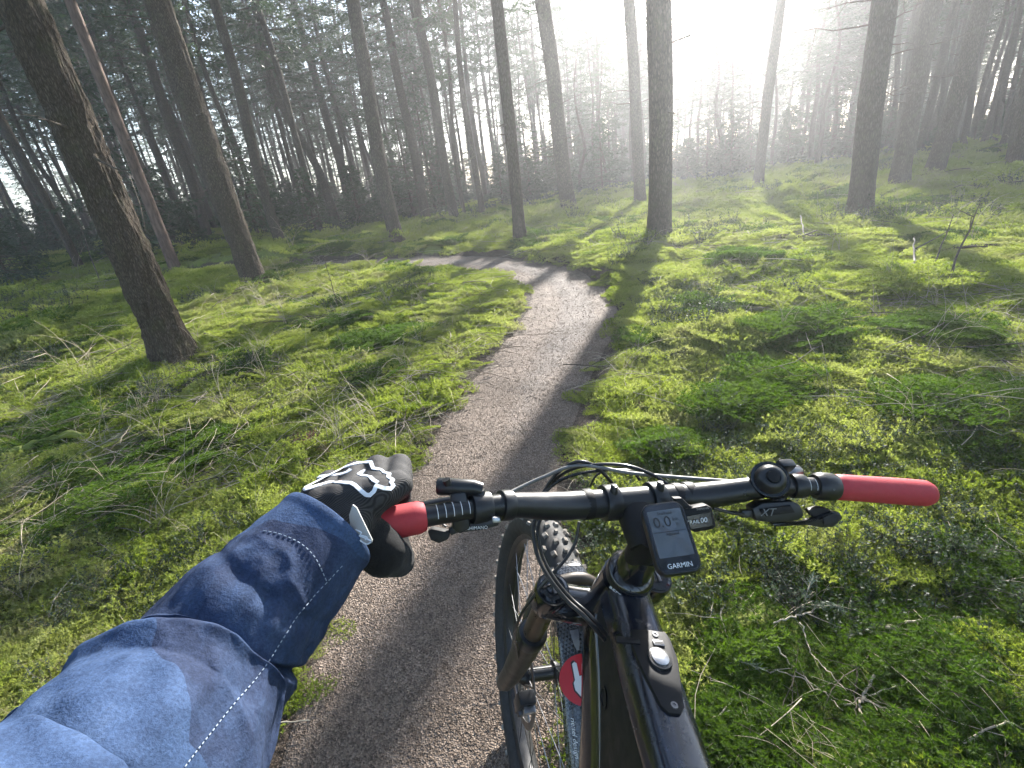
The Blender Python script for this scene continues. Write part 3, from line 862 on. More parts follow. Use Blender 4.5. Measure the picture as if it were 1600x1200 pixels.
# heath plants: upright sprigs with small leathery leaves
def heath_proto(seed, nst=12, h=.14, leaf=.014, spread=.09, mat='heath'):
    rs = np.random.default_rng(seed); B, D, Ls = [], [], []; st = MB()
    for i in range(nst):
        a = rs.uniform(0, 6.283); p = np.array([rs.normal() * .03, rs.normal() * .03, 0]); H = h * rs.uniform(.5, 1.2)
        d = np.array([math.cos(a) * spread / h * .9, math.sin(a) * spread / h * .9, 1.0])
        t = np.linspace(0, 1, 5)
        pts = p + d * (t * H)[:, None] + np.cumsum(rs.normal(size=(5, 3)) * .008, 0)
        v, f = sweep(pts, np.linspace(.0014, .0006, 5), 3, False); st.add(v, f)
        k = 16; s = rs.uniform(.2, 1, k)
        q = np.stack([np.interp(s, t, pts[:, c]) for c in range(3)], 1)
        aa = rs.uniform(0, 6.28, k); dl = np.stack([np.cos(aa), np.sin(aa), rs.uniform(.1, 1.0, k)], 1)
        B.append(q); D.append(dl / np.linalg.norm(dl, axis=1)[:, None]); Ls.append(leaf * rs.uniform(.6, 1.3, k))
    v, f = needles_quads(np.vstack(B), np.vstack(D), np.concatenate(Ls), np.concatenate(Ls) * .28, rs)
    nq = len(v)
    V = np.vstack([v, np.array(st.v)]); F = [tuple(q) for q in f] + [tuple(nq + i for i in q) for q in st.f]
    me = mesh_data('heath', V, F, [M[mat], M['dark_twig']], False, [0] * len(f) + [1] * len(st.f))
    return me
heath = [heath_proto(200 + i, 10 + 2 * i, .12 + .02 * i) for i in range(4)]
X, Y, S = [], [], []
for r0, r1, sp, sc in ((1.2, 3.5, .085, .62), (3.5, 8, .16, 1.0), (8, 20, .36, 1.6), (20, 40, .8, 3.0)):
    x, y = sector(r0, r1, sp)
    pd = path_dist(x, y)
    m = fbm(x * .75, y * .75, 12.0, 3) - .5 * np.exp(-(((x + 1.6) / 2.2) ** 2 + ((y - 8.6) / 1.6) ** 2)) + .30 * np.exp(-((pd - .5) / .45) ** 2) * sstep(2, 5, y) - .25 * np.exp(-(((x - .95) / .7) ** 2 + ((y - .8) / .8) ** 2))
    m = m - .8 * np.exp(-(((x + 1.8) / 2.6) ** 2 + ((y - 9.0) / 2.2) ** 2))
    keep = (pd > .12 + .05 * sc) & (m > .18) & (rs.random(len(x)) < sstep(.18, .6, m))
    X.append(x[keep]); Y.append(y[keep]); S.append(sc * rs.uniform(.6, 1.35, keep.sum()))
X, Y, S = map(np.concatenate, (X, Y, S))
rot = np.stack([rs.normal(size=len(X)) * .15, rs.normal(size=len(X)) * .15, rs.uniform(0, 6.28, len(X))], 1)
print('heath', len(X))
scatter('undergrowth', np.stack([X, Y, ground_z(X, Y) - .01], 1), rot, S, rs.integers(0, 4, len(X)), heath, 'grey green bilberry and heath sprigs scattered over the moss', 'undergrowth')

# dead twigs and dry stalks
def twig_arrays(L, r, seed, side=3, sides=4, bend=.10, rise=.02):
    rs = np.random.default_rng(seed); mb = MB(); n = 8
    t = np.linspace(0, 1, n)
    yaw = np.cumsum(rs.normal(size=n) * bend * 1.6); st = np.stack([np.cos(yaw), np.sin(yaw), rs.normal(size=n) * .07], 1) * L / (n - 1)
    P = np.cumsum(st, 0) - st[0]; P[:, 2] += rise * np.sin(t * 3.1) + r
    P -= P.mean(0) * np.array([1, 1, 0])
    v, f = sweep(P, np.linspace(r, r * .35, n), sides, True); mb.add(v, f)
    for i in range(side):
        k = rs.integers(1, n - 1); s = rs.choice([-1, 1]); a = yaw[k] + s * rs.uniform(.4, 1.2); l = L * rs.uniform(.12, .4)
        q = [P[k], P[k] + np.array([math.cos(a), math.sin(a), rs.uniform(-.1, .25)]) * l * .5, P[k] + np.array([math.cos(a + s * .2), math.sin(a + s * .2), rs.uniform(-.1, .2)]) * l]
        v, f = sweep(q, [r * .6, r * .45, r * .25], 3, False); mb.add(v, f)
    return mb
twp = []
for i in range(8):
    mb = twig_arrays(.26 + .06 * i, .0012 + .00016 * i, 300 + i, (0, 1, 0, 2, 1, 0, 2, 3)[i], bend=.09, sides=4)
    twp.append(mesh_data('twig', mb.v, mb.f, M['twig'] if i < 6 else M['dark_twig']))
def stalk_proto(seed):
    rs = np.random.default_rng(seed); mb = MB()
    for i in range(5):
        a = rs.uniform(0, 6.28); H = rs.uniform(.10, .32); t = np.linspace(0, 1, 6); c = rs.uniform(.3, 1.2)
        P = np.stack([math.cos(a) * c * H * t ** 1.6 + rs.normal() * .02, math.sin(a) * c * H * t ** 1.6 + rs.normal() * .02, H * (t - .45 * c * t ** 2.4)], 1)
        v, f = sweep(P, np.linspace(.0012, .0005, 6), 3, False); mb.add(v, f)
    return mesh_data('stalk', mb.v, mb.f, M['twig'])
stk = [stalk_proto(330 + i) for i in range(4)]
X, Y, S, I = [], [], [], []
for r0, r1, sp, sc in ((.5, 2.6, .066, .62), (2.6, 6, .080, 1.15), (6, 14, .20, 1.8), (14, 30, .6, 3.0)):
    x, y = sector(r0, r1, sp, -66, 64)
    pd = path_dist(x, y)
    m = fbm(x * .8, y * .8, 15.0, 3) + .25 * (x < 0) * (y < 6)
    keep = (pd > .06) & (rs.random(len(x)) < sstep(-.5, .5, m))
    X.append(x[keep]); Y.append(y[keep]); k = keep.sum(); S.append(sc * rs.uniform(.5, 1.35, k))
    I.append(np.where(rs.random(k) < .90, rs.integers(0, 8, k), 8 + rs.integers(0, 4, k)))
X, Y, S, I = map(np.concatenate, (X, Y, S, I))
rot = np.stack([rs.normal(size=len(X)) * .10, rs.normal(size=len(X)) * .10, rs.uniform(0, 6.28, len(X))], 1)
print('twigs', len(X))
scatter('dead_twigs', np.stack([X, Y, ground_z(X, Y) + .018 * S], 1), rot, S, I, twp + stk, 'thin pale dead twigs and dry stalks strewn over the moss', 'twigs')

# needle litter and bark crumbs on the path
def chip_proto(seed, L, W, T):
    rs = np.random.default_rng(seed); n = 6
    P = np.stack([np.linspace(-L / 2, L / 2, 3), rs.normal(size=3) * L * .08, np.array([0, T, 0]) + T * .5], 1)
    v, f = sweep(P, [(T * .5, W * .3), (T * .6, W * .5), (T * .4, W * .25)], 4, True)
    return mesh_data('crumb', v, f, M['chip'], smooth=False)
chips = [chip_proto(400, .012, .006, .003), chip_proto(401, .020, .004, .002), chip_proto(402, .009, .008, .004), chip_proto(403, .030, .0022, .0016), chip_proto(404, .016, .009, .003)]
X, Y, S = [], [], []
for y0, y1, n, sc in ((.2, 2.2, 46000, .38), (2.2, 4.5, 14000, .62), (4.5, 9.5, 5000, 1.0)):
    x = rs.uniform(-1.3, 1.9, n * 3); y = rs.uniform(y0, y1, n * 3)
    pd = path_dist(x, y); k = np.where((pd < .16 + .12 * rs.random(len(x))))[0][:n]
    X.append(x[k]); Y.append(y[k]); S.append(sc * rs.uniform(.5, 1.3, len(k)))
X, Y, S = map(np.concatenate, (X, Y, S))
rot = np.stack([rs.normal(size=len(X)) * .25, rs.normal(size=len(X)) * .25, rs.uniform(0, 6.28, len(X))], 1)
print('litter', len(X))
scatter('litter', np.stack([X, Y, ground_z(X, Y) + .0065], 1), rot, S, rs.integers(0, 5, len(X)), chips, 'brown needle litter and bark crumbs covering the path', 'litter')

# ------------------------------------------------------------------ the bicycle (steered frame: s right, t forward, u up the steering axis)
BS = np.array([0.96804023, 0.15539803, -0.19684907]); BT = np.array([-0.07701375, 0.93116887, 0.35636135]); BU = np.array([0.23867758, -0.32981204, 0.91337672])
BO = np.array([0.13919967, 0.42624853, -0.3908271 + EYE])
def bk(s, t, u): return BO + BS * s + BT * t + BU * u
def bks(pts): return np.array([bk(*p) for p in pts])
def cp(px, py, depth): return CAM + px_ray(px, py) * depth
def to_bk(p):
    q = np.asarray(p) - BO
    return (q.dot(BS), q.dot(BT), q.dot(BU))

M['satin_black'] = plain('satin_black', (0.012, 0.013, 0.015), 0.34, spec=0.5, var=.2, nscale=90, bumps=.05, bdist=.0003)
M['matt_black'] = plain('matt_black', (0.008, 0.008, 0.009), 0.55, spec=.28, var=.25, nscale=120, bumps=.08, bdist=.0004)
M['gloss_black'] = plain('gloss_black', (0.005, 0.006, 0.009), 0.12, spec=0.6, coat=0.5, var=.2, nscale=30)
M['rubber'] = plain('rubber', (0.022, 0.022, 0.022), 0.7, spec=.35, var=.3, nscale=120, bumps=.15, bdist=.0005)
M['muddy_rubber'] = plain('muddy_rubber', (0.20, 0.18, 0.155), 0.8, spec=.25, var=.65, nscale=70, bumps=.3, bdist=.001)
M['red_grip'] = plain('red_grip', (0.40, 0.040, 0.050), 0.6, spec=.3, var=.07, nscale=250, bumps=.25, bdist=.0004)
M['silver'] = plain('silver', (0.42, 0.43, 0.45), 0.33, metal=1.0, var=.08, nscale=100)
M['steel_dark'] = plain('steel_dark', (0.20, 0.20, 0.21), 0.35, metal=1.0, var=.15, nscale=100)
M['bronze'] = plain('bronze', (0.095, 0.068, 0.045), 0.30, metal=.6, var=.12, nscale=70)
M['bronze_dark'] = plain('bronze_dark', (0.048, 0.038, 0.030), 0.45, metal=.2, var=.35, nscale=60, bumps=.1)
M['white_print'] = plain('white_print', (0.72, 0.73, 0.74), 0.6, var=.05)
M['grey_print'] = plain('grey_print', (0.16, 0.165, 0.17), 0.6, var=.05)
M['dark_print'] = plain('dark_print', (0.02, 0.02, 0.022), 0.6, var=.05)
M['hose'] = plain('hose', (0.016, 0.016, 0.017), 0.3, var=.2)
M['grey_hose'] = plain('grey_hose', (0.19, 0.185, 0.175), 0.45, var=.2)
M['red_print'] = plain('red_print', (0.52, 0.018, 0.028), 0.35, coat=.3, var=.05)
def frame_paint():
    m, nt, b = new_mat('frame_paint')
    co = objco(nt)
    mp = mapped(nt, co, (55, 10, 14))
    f = noise_tex(nt, mp, 1.0, 7, 0.72)
    c = ramp(nt, f, [(0.46, (0.004, 0.005, 0.010)), (0.60, (0.010, 0.016, 0.034)), (0.74, (0.05, 0.066, 0.10))])
    nt.links.new(c, b.inputs['Base Color'])
    nt.links.new(ramp(nt, noise_tex(nt, co, 40, 6, .7), [(.3, (.10,) * 3), (.75, (.38,) * 3)]), b.inputs['Roughness'])
    b.inputs['Specular IOR Level'].default_value = .55
    b.inputs['Coat Weight'].default_value = .35; b.inputs['Coat Roughness'].default_value = .12
    return m
M['frame'] = frame_paint()
def carbon():
    m, nt, b = new_mat('carbon_weave')
    co = objco(nt)
    ck = nt.nodes.new('ShaderNodeTexChecker'); ck.inputs['Scale'].default_value = 230
    ck.inputs['Color1'].default_value = (.012, .013, .015, 1); ck.inputs['Color2'].default_value = (.075, .08, .088, 1)
    mp = mapped(nt, co, (1, 1, 1), (.5, .3, .78)); nt.links.new(mp, ck.inputs['Vector'])
    nt.links.new(ck.outputs[0], b.inputs['Base Color'])
    b.inputs['Roughness'].default_value = .22; b.inputs['Coat Weight'].default_value = .6
    return m
M['carbon'] = carbon()

bike = empty('bicycle', (float(BO[0]), float(BO[1] - .4), 0.0))
tag(bike, 'black mountain bike with red grips and knobbly front tyre, ridden along the path', 'bicycle')

def text_mesh(name, body, size, origin, xdir, ydir, mat, parent, extrude=0.0002, align='CENTER', shear=0.0):
    """flat lettering: origin = middle of the line, xdir/ydir = reading direction and up"""
    cu = bpy.data.curves.new(name, 'FONT'); cu.body = body; cu.size = size; cu.align_x = align; cu.align_y = 'CENTER'; cu.extrude = extrude; cu.shear = shear
    cu.resolution_u = 3
    tmp = bpy.data.objects.new('tmp', cu); COL.objects.link(tmp)
    dg = bpy.context.evaluated_depsgraph_get(); dg.update()
    me = bpy.data.meshes.new_from_object(tmp.evaluated_get(dg))
    bpy.data.objects.remove(tmp, do_unlink=True)
    x = np.asarray(xdir, float); x /= np.linalg.norm(x); y = np.asarray(ydir, float); y = y - x * y.dot(x); y /= np.linalg.norm(y); z = np.cross(x, y)
    n = len(me.vertices); co = np.empty(n * 3, np.float32); me.vertices.foreach_get('co', co); co = co.reshape(-1, 3)
    W = np.asarray(origin) + co[:, 0:1] * x + co[:, 1:2] * y + co[:, 2:3] * z - np.array(parent_world(parent))
    me.vertices.foreach_set('co', W.astype(np.float32).ravel()); me.materials.clear(); me.materials.append(mat); me.name = name
    me.update()
    return link(name, me, parent)

def lathe(profile, c, axis, n=28):
    """profile: (distance along axis, radius)"""
    a = np.asarray(axis, float); a /= np.linalg.norm(a)
    pts = [np.asarray(c) + a * z for z, r in profile]
    up = np.cross(a, [0.3, 0.5, 0.8]); up /= np.linalg.norm(up); w = np.cross(a, up)
    V = []; F = []
    for (z, r), p in zip(profile, pts):
        for j in range(n):
            q = 2 * math.pi * j / n
            V.append(p + (up * math.cos(q) + w * math.sin(q)) * r)
    for i in range(len(profile) - 1):
        for j in range(n):
            k = (j + 1) % n
            F.append((i * n + j, i * n + k, (i + 1) * n + k, (i + 1) * n + j))
    F.append(tuple(range(n))[::-1]); F.append(tuple((len(profile) - 1) * n + j for j in range(n)))
    return V, F

# handlebar
def bar_pt(s):
    a = abs(s); sg = 1 if s > 0 else -1
    return (s, float(np.interp(a, [0, .055, .09, .17, .26, .40], [.045, .045, .043, .034, .020, -.004])), float(np.interp(a, [0, .055, .10, .175, .26, .40], [-.014, -.014, -.011, .019, .027, .031])))
ss = np.concatenate([np.linspace(-.395, -.06, 40), np.linspace(-.055, .055, 9), np.linspace(.06, .395, 40)])
bp = np.array([bar_pt(s) for s in ss])
for _ in range(14):                        # soften the bends
    bp[1:-1, 1:] = .25 * bp[:-2, 1:] + .5 * bp[1:-1, 1:] + .25 * bp[2:, 1:]
def BAR(s): return bk(s, float(np.interp(s, bp[:, 0], bp[:, 1])), float(np.interp(s, bp[:, 0], bp[:, 2])))
def BARDIR(s):
    d = BAR(s + .004) - BAR(s - .004); return d / np.linalg.norm(d)
rad = np.interp(np.abs(ss), [0, .05, .105, .165, .205, .4], [.0176, .0176, .0172, .0140, .0113, .0111])
MB().tube(np.array([BAR(s) for s in ss]), rad, 28).build('handlebar', M['satin_black'], bike)
for i in range(5):
    for sg in (-1, 1):
        s0 = sg * (.216 + .0085 * i)
        if sg > 0 and i > 2: continue
        d = BARDIR(s0); top = BU - d * BU.dot(d); top /= np.linalg.norm(top); fr = np.cross(d, top)
        arc = [BAR(s0) + .01145 * (top * math.cos(q) + fr * math.sin(q)) for q in np.linspace(-.2, 1.1, 8)] if sg > 0 else [BAR(s0) + .01145 * (top * math.cos(q) - fr * math.sin(q)) for q in np.linspace(-1.0, .5, 8)]
        MB().tube(arc, .0004, 4).build('scale_mark', M['white_print'], bike)
# grips
for sg in (-1, 1):
    sa = np.linspace(.262, .400, 24)
    r = np.interp(sa, [.262, .264, .268, .30, .36, .388, .396, .400], [.0145, .0162, .0168, .0168, .0174, .0170, .0135, .004])
    MB().tube([BAR(sg * s) if s <= .395 else BAR(sg * .395) + sg * BARDIR(sg * .395) * (s - .395) for s in sa], r, 32).build('grip', M['red_grip'], bike)
MB().tube([BAR(s) for s in np.linspace(.236, .2625, 7)], [.0150, .0178, .0182, .0182, .0182, .0178, .0165], 32).build('grip_collar', M['satin_black'], bike)
d = BARDIR(.249); out = -FW - d * (-FW).dot(d); out /= np.linalg.norm(out)
text_mesh('collar_print', 'o', .0055, BAR(.249) + out * .0184, np.cross(out, d) * -1, d, M['grey_print'], bike)

# bell on the right of the bar: domed cap facing the rider
bc = cp(1203, 749, (BAR(.19) - CAM).dot(FW) - .012)
bax = (CAM - bc); bax /= np.linalg.norm(bax); bax = bax * .8 + BU * .35 + BS * .12; bax /= np.linalg.norm(bax)
bell = empty('bell', tuple(bc - np.array(parent_world(bike)))); bell.parent = bike
v, f = lathe([(-.020, .016), (-.017, .021), (-.006, .0232), (.0, .0236), (.002, .0228)], bc, bax, 36); MB().add(v, f).build('dome', M['gloss_black'], bell)
v, f = lathe([(.001, .0190), (.007, .0182), (.013, .0150), (.016, .0118), (.0165, .0085), (.0155, .0080)], bc + BU * -.001, bax, 36); MB().add(v, f).build('face', M['satin_black'], bell)
v, f = lathe([(.0150, .0075), (.0182, .0070), (.0190, .0052)], bc, bax, 30); MB().add(v, f).build('button', M['matt_black'], bell)
MB().tube([BAR(.178), BAR(.192)], .0165, 24).build('clamp', M['satin_black'], bell, bevel=.002)
e = cp(1237, 738, (bc - CAM).dot(FW) + .05)
v, f = lathe([(-.012, .008), (-.008, .0095), (.010, .0095), (.013, .007)], e, BS, 24); MB().add(v, f).build('reservoir_cap', M['steel_dark'], bike)
MB().box(cp(1226, 728, .60), BS * .011, BT * .006, BU * .008).build('lever_pivot', M['satin_black'], bike, bevel=.003)
MB().tube([BAR(.205), BAR(.222)], .0155, 24).build('brake_clamp', M['satin_black'], bike, bevel=.002)
# brake lever blade on the far side of the bar, both sides
for sg in (-1, 1):
    q = [BAR(sg * .20) + BT * .02 - BU * .022, BAR(sg * .23) + BT * .045 - BU * .05, BAR(sg * .29) + BT * .05 - BU * .062, BAR(sg * .335) + BT * .046 - BU * .064]
    MB().tube(smooth_path(q, 5), (.006), 10).build('brake_lever', M['satin_black'], bike)
    MB().tube([BAR(sg * .145) + BT * .016 - BU * .018, BAR(sg * .215) + BT * .018 - BU * .024], [.0095, .0105], 16).build('brake_cylinder', M['satin_black'], bike, bevel=.002)

# gear shifter under the right side
dz = (BAR(.2) - CAM).dot(FW)
sh = empty('gear_shifter', tuple(cp(1208, 802, dz - .005) - np.array(parent_world(bike)))); sh.parent = bike
def slab(name, pix, depth, thick, mat, parent, bevel=.002, tilt=None):
    """a moulded plate: outline points (photo pixels at a depth, or depth per point) extruded away from the rider"""
    P = np.array([cp(x, y, (depth[i] if isinstance(depth, (list, tuple)) else depth)) for i, (x, y) in enumerate(pix)])
    nrm = np.zeros(3)
    c = P.mean(0)
    for i in range(len(P)): nrm += np.cross(P[i] - c, P[(i + 1) % len(P)] - c)
    nrm /= np.linalg.norm(nrm)
    if nrm.dot(CAM - c) < 0: nrm = -nrm; P = P[::-1]
    Q = P - nrm * thick
    n = len(P)
    return MB().add(list(P) + list(Q), [tuple(range(n)), tuple(range(n, 2 * n))[::-1]] + [(i, n + i, n + (i + 1) % n, (i + 1) % n) for i in range(n)]).build(name, mat, parent, bevel=bevel)
slab('body', [(1176, 795), (1192, 786), (1240, 783), (1252, 790), (1258, 806), (1248, 814), (1215, 818), (1182, 815)], dz - .012, .022, M['satin_black'], sh, .004)
slab('cover', [(1188, 797), (1236, 790), (1243, 801), (1196, 807)], dz - .016, .004, M['matt_black'], sh, .001)
slab('thumb_paddle', [(1262, 797), (1282, 792), (1299, 796), (1297, 806), (1284, 810), (1270, 808)], dz - .004, .010, M['matt_black'], sh, .0025)
slab('thumb_lever', [(1205, 818), (1255, 816), (1280, 808), (1302, 799), (1313, 801), (1318, 810), (1303, 824), (1285, 825), (1262, 821), (1212, 824)], dz - .008, .010, M['satin_black'], sh, .003)
slab('thumb_pad', [(1286, 809), (1303, 802), (1313, 805), (1314, 811), (1302, 821), (1289, 821)], dz - .0115, .003, M['rubber'], sh, .001)
slab('barrel_adjuster', [(1159, 798), (1178, 797), (1178, 809), (1159, 810)], dz - .008, .010, M['satin_black'], sh, .002)
text_mesh('lettering', 'XT', .0135, cp(1199, 801, dz - .0195), RT * .995 + UP * .03, UP, M['grey_print'], sh, shear=.35)
MB().tube([BAR(.2) - BU * .006, cp(1212, 792, dz - .004)], [.008, .006], 10).build('bracket', M['satin_black'], sh)

# dropper remote on the left
dl = (BAR(-.2) - CAM).dot(FW)
dr = empty('dropper_remote', tuple(cp(722, 795, dl) - np.array(parent_world(bike)))); dr.parent = bike
MB().tube([cp(683, 760, dl - .004), cp(688, 760, dl - .004), cp(740, 762, dl - .002), cp(753, 765, dl - .001)], [.0085, .0098, .0088, .0075], 20).build('barrel', M['satin_black'], dr)
MB().tube([cp(697, 749, dl - .012), cp(700, 757, dl - .010)], .0045, 10).build('screw', M['satin_black'], dr)
MB().tube([BAR(-.212), BAR(-.190)], .0175, 24).build('clamp', M['satin_black'], dr, bevel=.003)
MB().tube([BAR(-.178), BAR(-.164)], .0172, 24).build('clamp_ring', M['satin_black'], dr, bevel=.002)
slab('body', [(702, 772), (728, 768), (732, 792), (734, 828), (718, 836), (706, 828)], dl - .014, .02, M['satin_black'], dr, .004)
slab('arm', [(706, 822), (760, 816), (775, 806), (784, 812), (778, 822), (750, 829), (712, 834)], dl - .010, .008, M['satin_black'], dr, .002)
slab('upper_arm', [(742, 768), (757, 766), (762, 800), (752, 812), (744, 806)], dl - .008, .012, M['satin_black'], dr, .003)
slab('thumb_pad', [(667, 830), (674, 826), (704, 832), (700, 844), (686, 850), (672, 845)], dl - .012, .012, M['rubber'], dr, .0035)
slab('pad_arm', [(700, 826), (716, 820), (718, 832), (704, 838)], dl - .010, .008, M['satin_black'], dr, .002)
slab('cable_clamp', [(768, 808), (781, 809), (783, 817), (770, 818)], dl - .016, .006, M['silver'], dr, .0015)
text_mesh('lettering', 'SHIMANO', .0050, cp(746, 825, dl - .0118), RT + UP * .06, UP, M['white_print'], dr)

# stem, top cap and headset
stem = empty('stem', tuple(bk(0, .02, 0) - np.array(parent_world(bike)))); stem.parent = bike
MB().tube([bk(0, .038, -.016), bk(0, .018, -.020), bk(0, -.012, -.026)], [(.018, .026), (.018, .023), (.020, .020)], 20, up=BU).build('body', M['matt_black'], stem, bevel=.003)
for sg in (-1, 1):
    MB().tube([bk(sg * .0315 - .0095, .045, -.014), bk(sg * .0315 + .0095, .045, -.014)], .0225, 32).build('clamp', M['satin_black'], stem, bevel=.002)
    MB().tube([bk(sg * .062 - .006, .045, -.014), bk(sg * .062 + .006, .045, -.014)], .0190, 32).build('clamp_ring', M['matt_black'], stem, bevel=.0015)
    for q in (.012, .022):
        MB().tube([bk(sg * .0315, .045 - .004 + q * .2, .004), bk(sg * .0315, .048 + q * .2, .0145)], [.0048, .0042], 10).build('bolt', M['satin_black'], stem, bevel=.001)
MB().tube([bk(.004, -.004, -.010), bk(.008, -.006, -.070)], .0195, 30).build('steerer_clamp', M['matt_black'], stem, bevel=.002)
v, f = lathe([(-.121, .029), (-.116, .0310), (-.104, .0310), (-.100, .028), (-.098, .0235), (-.050, .0210), (-.048, .0195)], bk(.010, -.006, 0), BU, 40); MB().add(v, f).build('headset', M['gloss_black'], bike)
v, f = lathe([(-.1045, .0318), (-.1155, .0318)], bk(.010, -.006, 0), BU, 40); MB().add(v, f).build('headset_ring', M['satin_black'], bike)
back = (CAM - bk(.010, -.006, -.11)); back -= BU * back.dot(BU); back /= np.linalg.norm(back)
text_mesh('headset_lettering', 'acros', .0105, bk(.010, -.006, -.1100) + back * .0345, np.cross(BU, back), BU, M['white_print'], bike)

# frame
HB = BO + BS * .010 - BT * .006           # steering axis
rear = np.array([-.034, -1.0, 0])
fn = np.cross(rear, BU); fn /= np.linalg.norm(fn)      # sideways normal of the frame plane
def fr(a, b): return HB + BU * a + rear * b
frame = empty('frame', tuple(fr(-.3, .3) - np.array(parent_world(bike)))); frame.parent = bike
def rounded(k):
    return lambda a: 1 / (np.abs(np.cos(a)) ** k + np.abs(np.sin(a)) ** k) ** (1 / k)
v, f = lathe([(-.27, .033), (-.265, .036), (-.20, .034), (-.15, .034), (-.1225, .034), (-.122, .029)], HB, BU, 40); MB().add(v, f).build('head_tube', M['gloss_black'], frame)
TT = smooth_path([fr(-.150, -.005), fr(-.150, .06), fr(-.145, .20), fr(-.140, .34), fr(-.14, .48)], 8)
MB().tube(TT, np.array([np.interp(np.linspace(0, 1, len(TT)), [0, .15, .5, 1], [.032, .032, .029, .024]), np.interp(np.linspace(0, 1, len(TT)), [0, .15, .4, 1], [.030, .0300, .0295, .025])]).T, 40, flat=rounded(3.2), up=BU).build('top_tube', M['frame'], frame)
DT = smooth_path([fr(-.225, 0), fr(-.26, .07), fr(-.34, .18), fr(-.48, .32), fr(-.66, .47)], 8)
MB().tube(DT, np.array([np.interp(np.linspace(0, 1, len(DT)), [0, .3, 1], [.036, .052, .055]), np.interp(np.linspace(0, 1, len(DT)), [0, .3, 1], [.033, .034, .036])]).T, 36, flat=rounded(3.5), up=BU).build('down_tube', M['gloss_black'], frame)
gp = [fr(-.15, .0), fr(-.16, .12), fr(-.155, .34), fr(-.21, .36), fr(-.36, .20), fr(-.27, .06)]
gm = MB()
gm.add([q + fn * .027 for q in gp] + [q - fn * .027 for q in gp], [tuple(range(6)), tuple(range(6, 12))[::-1]] + [(i, 6 + i, 6 + (i + 1) % 6, (i + 1) % 6) for i in range(6)])
gm.build('frame_panel', M['matt_black'], frame, bevel=.008, segs=3)
v, f = lathe([(-.002, .011), (.0015, .0135), (.0015, .0095), (-.001, .009)], fr(-.235, .13) - fn * .0272 * (1 if fn.dot(BS) > 0 else -1), -fn * (1 if fn.dot(BS) > 0 else -1), 28); MB().add(v, f).build('cable_port', M['matt_black'], frame)
MB().tube([fr(-.12, .53), fr(-.30, .50), fr(-.68, .44)], [.018, .02, .024], 20).build('seat_tube', M['gloss_black'], frame)
MB().tube([fr(-.12, .53), fr(.06, .56)], .0155, 16).build('seat_post', M['satin_black'], frame)
MB().box(fr(-.68, .43), fn * .06, rear * .11, BU * .07).build('motor', M['matt_black'], frame, bevel=.03, segs=3)
RA = fr(-.705, 1.16)
for sg in (-1, 1):
    MB().tube([fr(-.70, .50) + fn * .04 * sg, RA + fn * .075 * sg], [.016, .011], 14).build('chain_stay', M['gloss_black'], frame)
    MB().tube([fr(-.22, .53) + fn * .02 * sg, RA + fn * .075 * sg], [.012, .009], 14).build('seat_stay', M['gloss_black'], frame)
    ca = fr(-.70, .46) + fn * .085 * sg
    MB().tube([ca, ca + rear * (.16 * sg) + BU * (-.05 * sg)], [.012, .009], 12).build('crank_arm', M['satin_black'], frame)
    MB().box(ca + rear * (.165 * sg) + BU * (-.05 * sg) + fn * .055 * sg, fn * .05, rear * .045, BU * .008).build('pedal', M['matt_black'], frame, bevel=.004)
sd = smooth_path([fr(.085, .69), fr(.082, .60), fr(.075, .50), fr(.07, .42)], 6)
MB().tube(sd, np.array([np.full(len(sd), .02), np.interp(np.linspace(0, 1, len(sd)), [0, .3, .7, 1], [.06, .07, .03, .018])]).T, 20, up=BU).build('saddle', M['matt_black'], frame)
# cover with charging port and power button let into the top tube
def on_tt(b, w, lift=0.0):
    i = int(np.argmin(np.abs((TT - HB).dot(rear) / rear.dot(rear) - b - 0)))
    k = (TT[min(i + 1, len(TT) - 1)] - TT[max(i - 1, 0)]); k /= np.linalg.norm(k)
    n = np.cross(k, fn); n = n if n[2] > 0 else -n; n /= np.linalg.norm(n)
    h = np.interp(np.linspace(0, 1, len(TT)), [0, .15, .5, 1], [.032, .032, .029, .024])[i]
    return TT[i] + fn * w + n * (h + lift), k, n
def tt_plate(name, outline, lift, mat, parent, bevel=.001, deep=.004):
    P = []; 
    for b, w in outline:
        # interpolate along the tube for a smooth plate
        bb = np.clip(b, .02, .45); i0 = bb
        pa, k, n = on_tt(.05, 0); pb, _, _ = on_tt(.30, 0)
        base = pa + (pb - pa) * ((bb - .05) / .25)
        P.append(base + fn * w + n * lift)
    P = np.array(P); c = P.mean(0); nn_ = np.cross(P[1] - P[0], P[2] - P[1]); nn_ /= np.linalg.norm(nn_)
    if nn_[2] < 0: P = P[::-1]; nn_ = -nn_
    Q = P - nn_ * deep; m = len(P)
    return MB().add(list(P) + list(Q), [tuple(range(m)), tuple(range(m, 2 * m))[::-1]] + [(i, m + i, m + (i + 1) % m, (i + 1) % m) for i in range(m)]).build(name, mat, parent, bevel=bevel), c, nn_
FS = 1 if fn.dot(BS) > 0 else -1          # +w is to the rider's right
ol = [(.088, -.020), (.086, .004), (.088, .022), (.100, .025), (.14, .025), (.175, .019), (.218, .012), (.228, .006), (.228, -.006), (.218, -.012), (.165, -.020), (.12, -.024)]
ol = [(.056 + (b - .086) * .66, w * FS) for b, w in ol]
cover, cc_, cn_ = tt_plate('port_cover', ol, .0035, M['matt_black'], frame, .0015, .006)
def tt_point(b, w, lift):
    b = .056 + (b - .086) * .66
    pa, k, n = on_tt(.05, 0); pb, _, _ = on_tt(.30, 0)
    return pa + (pb - pa) * ((b - .05) / .25) + fn * w * FS + n * lift, n, (pb - pa) / np.linalg.norm(pb - pa)
p, n_, k_ = tt_point(.142, .003, .0035)
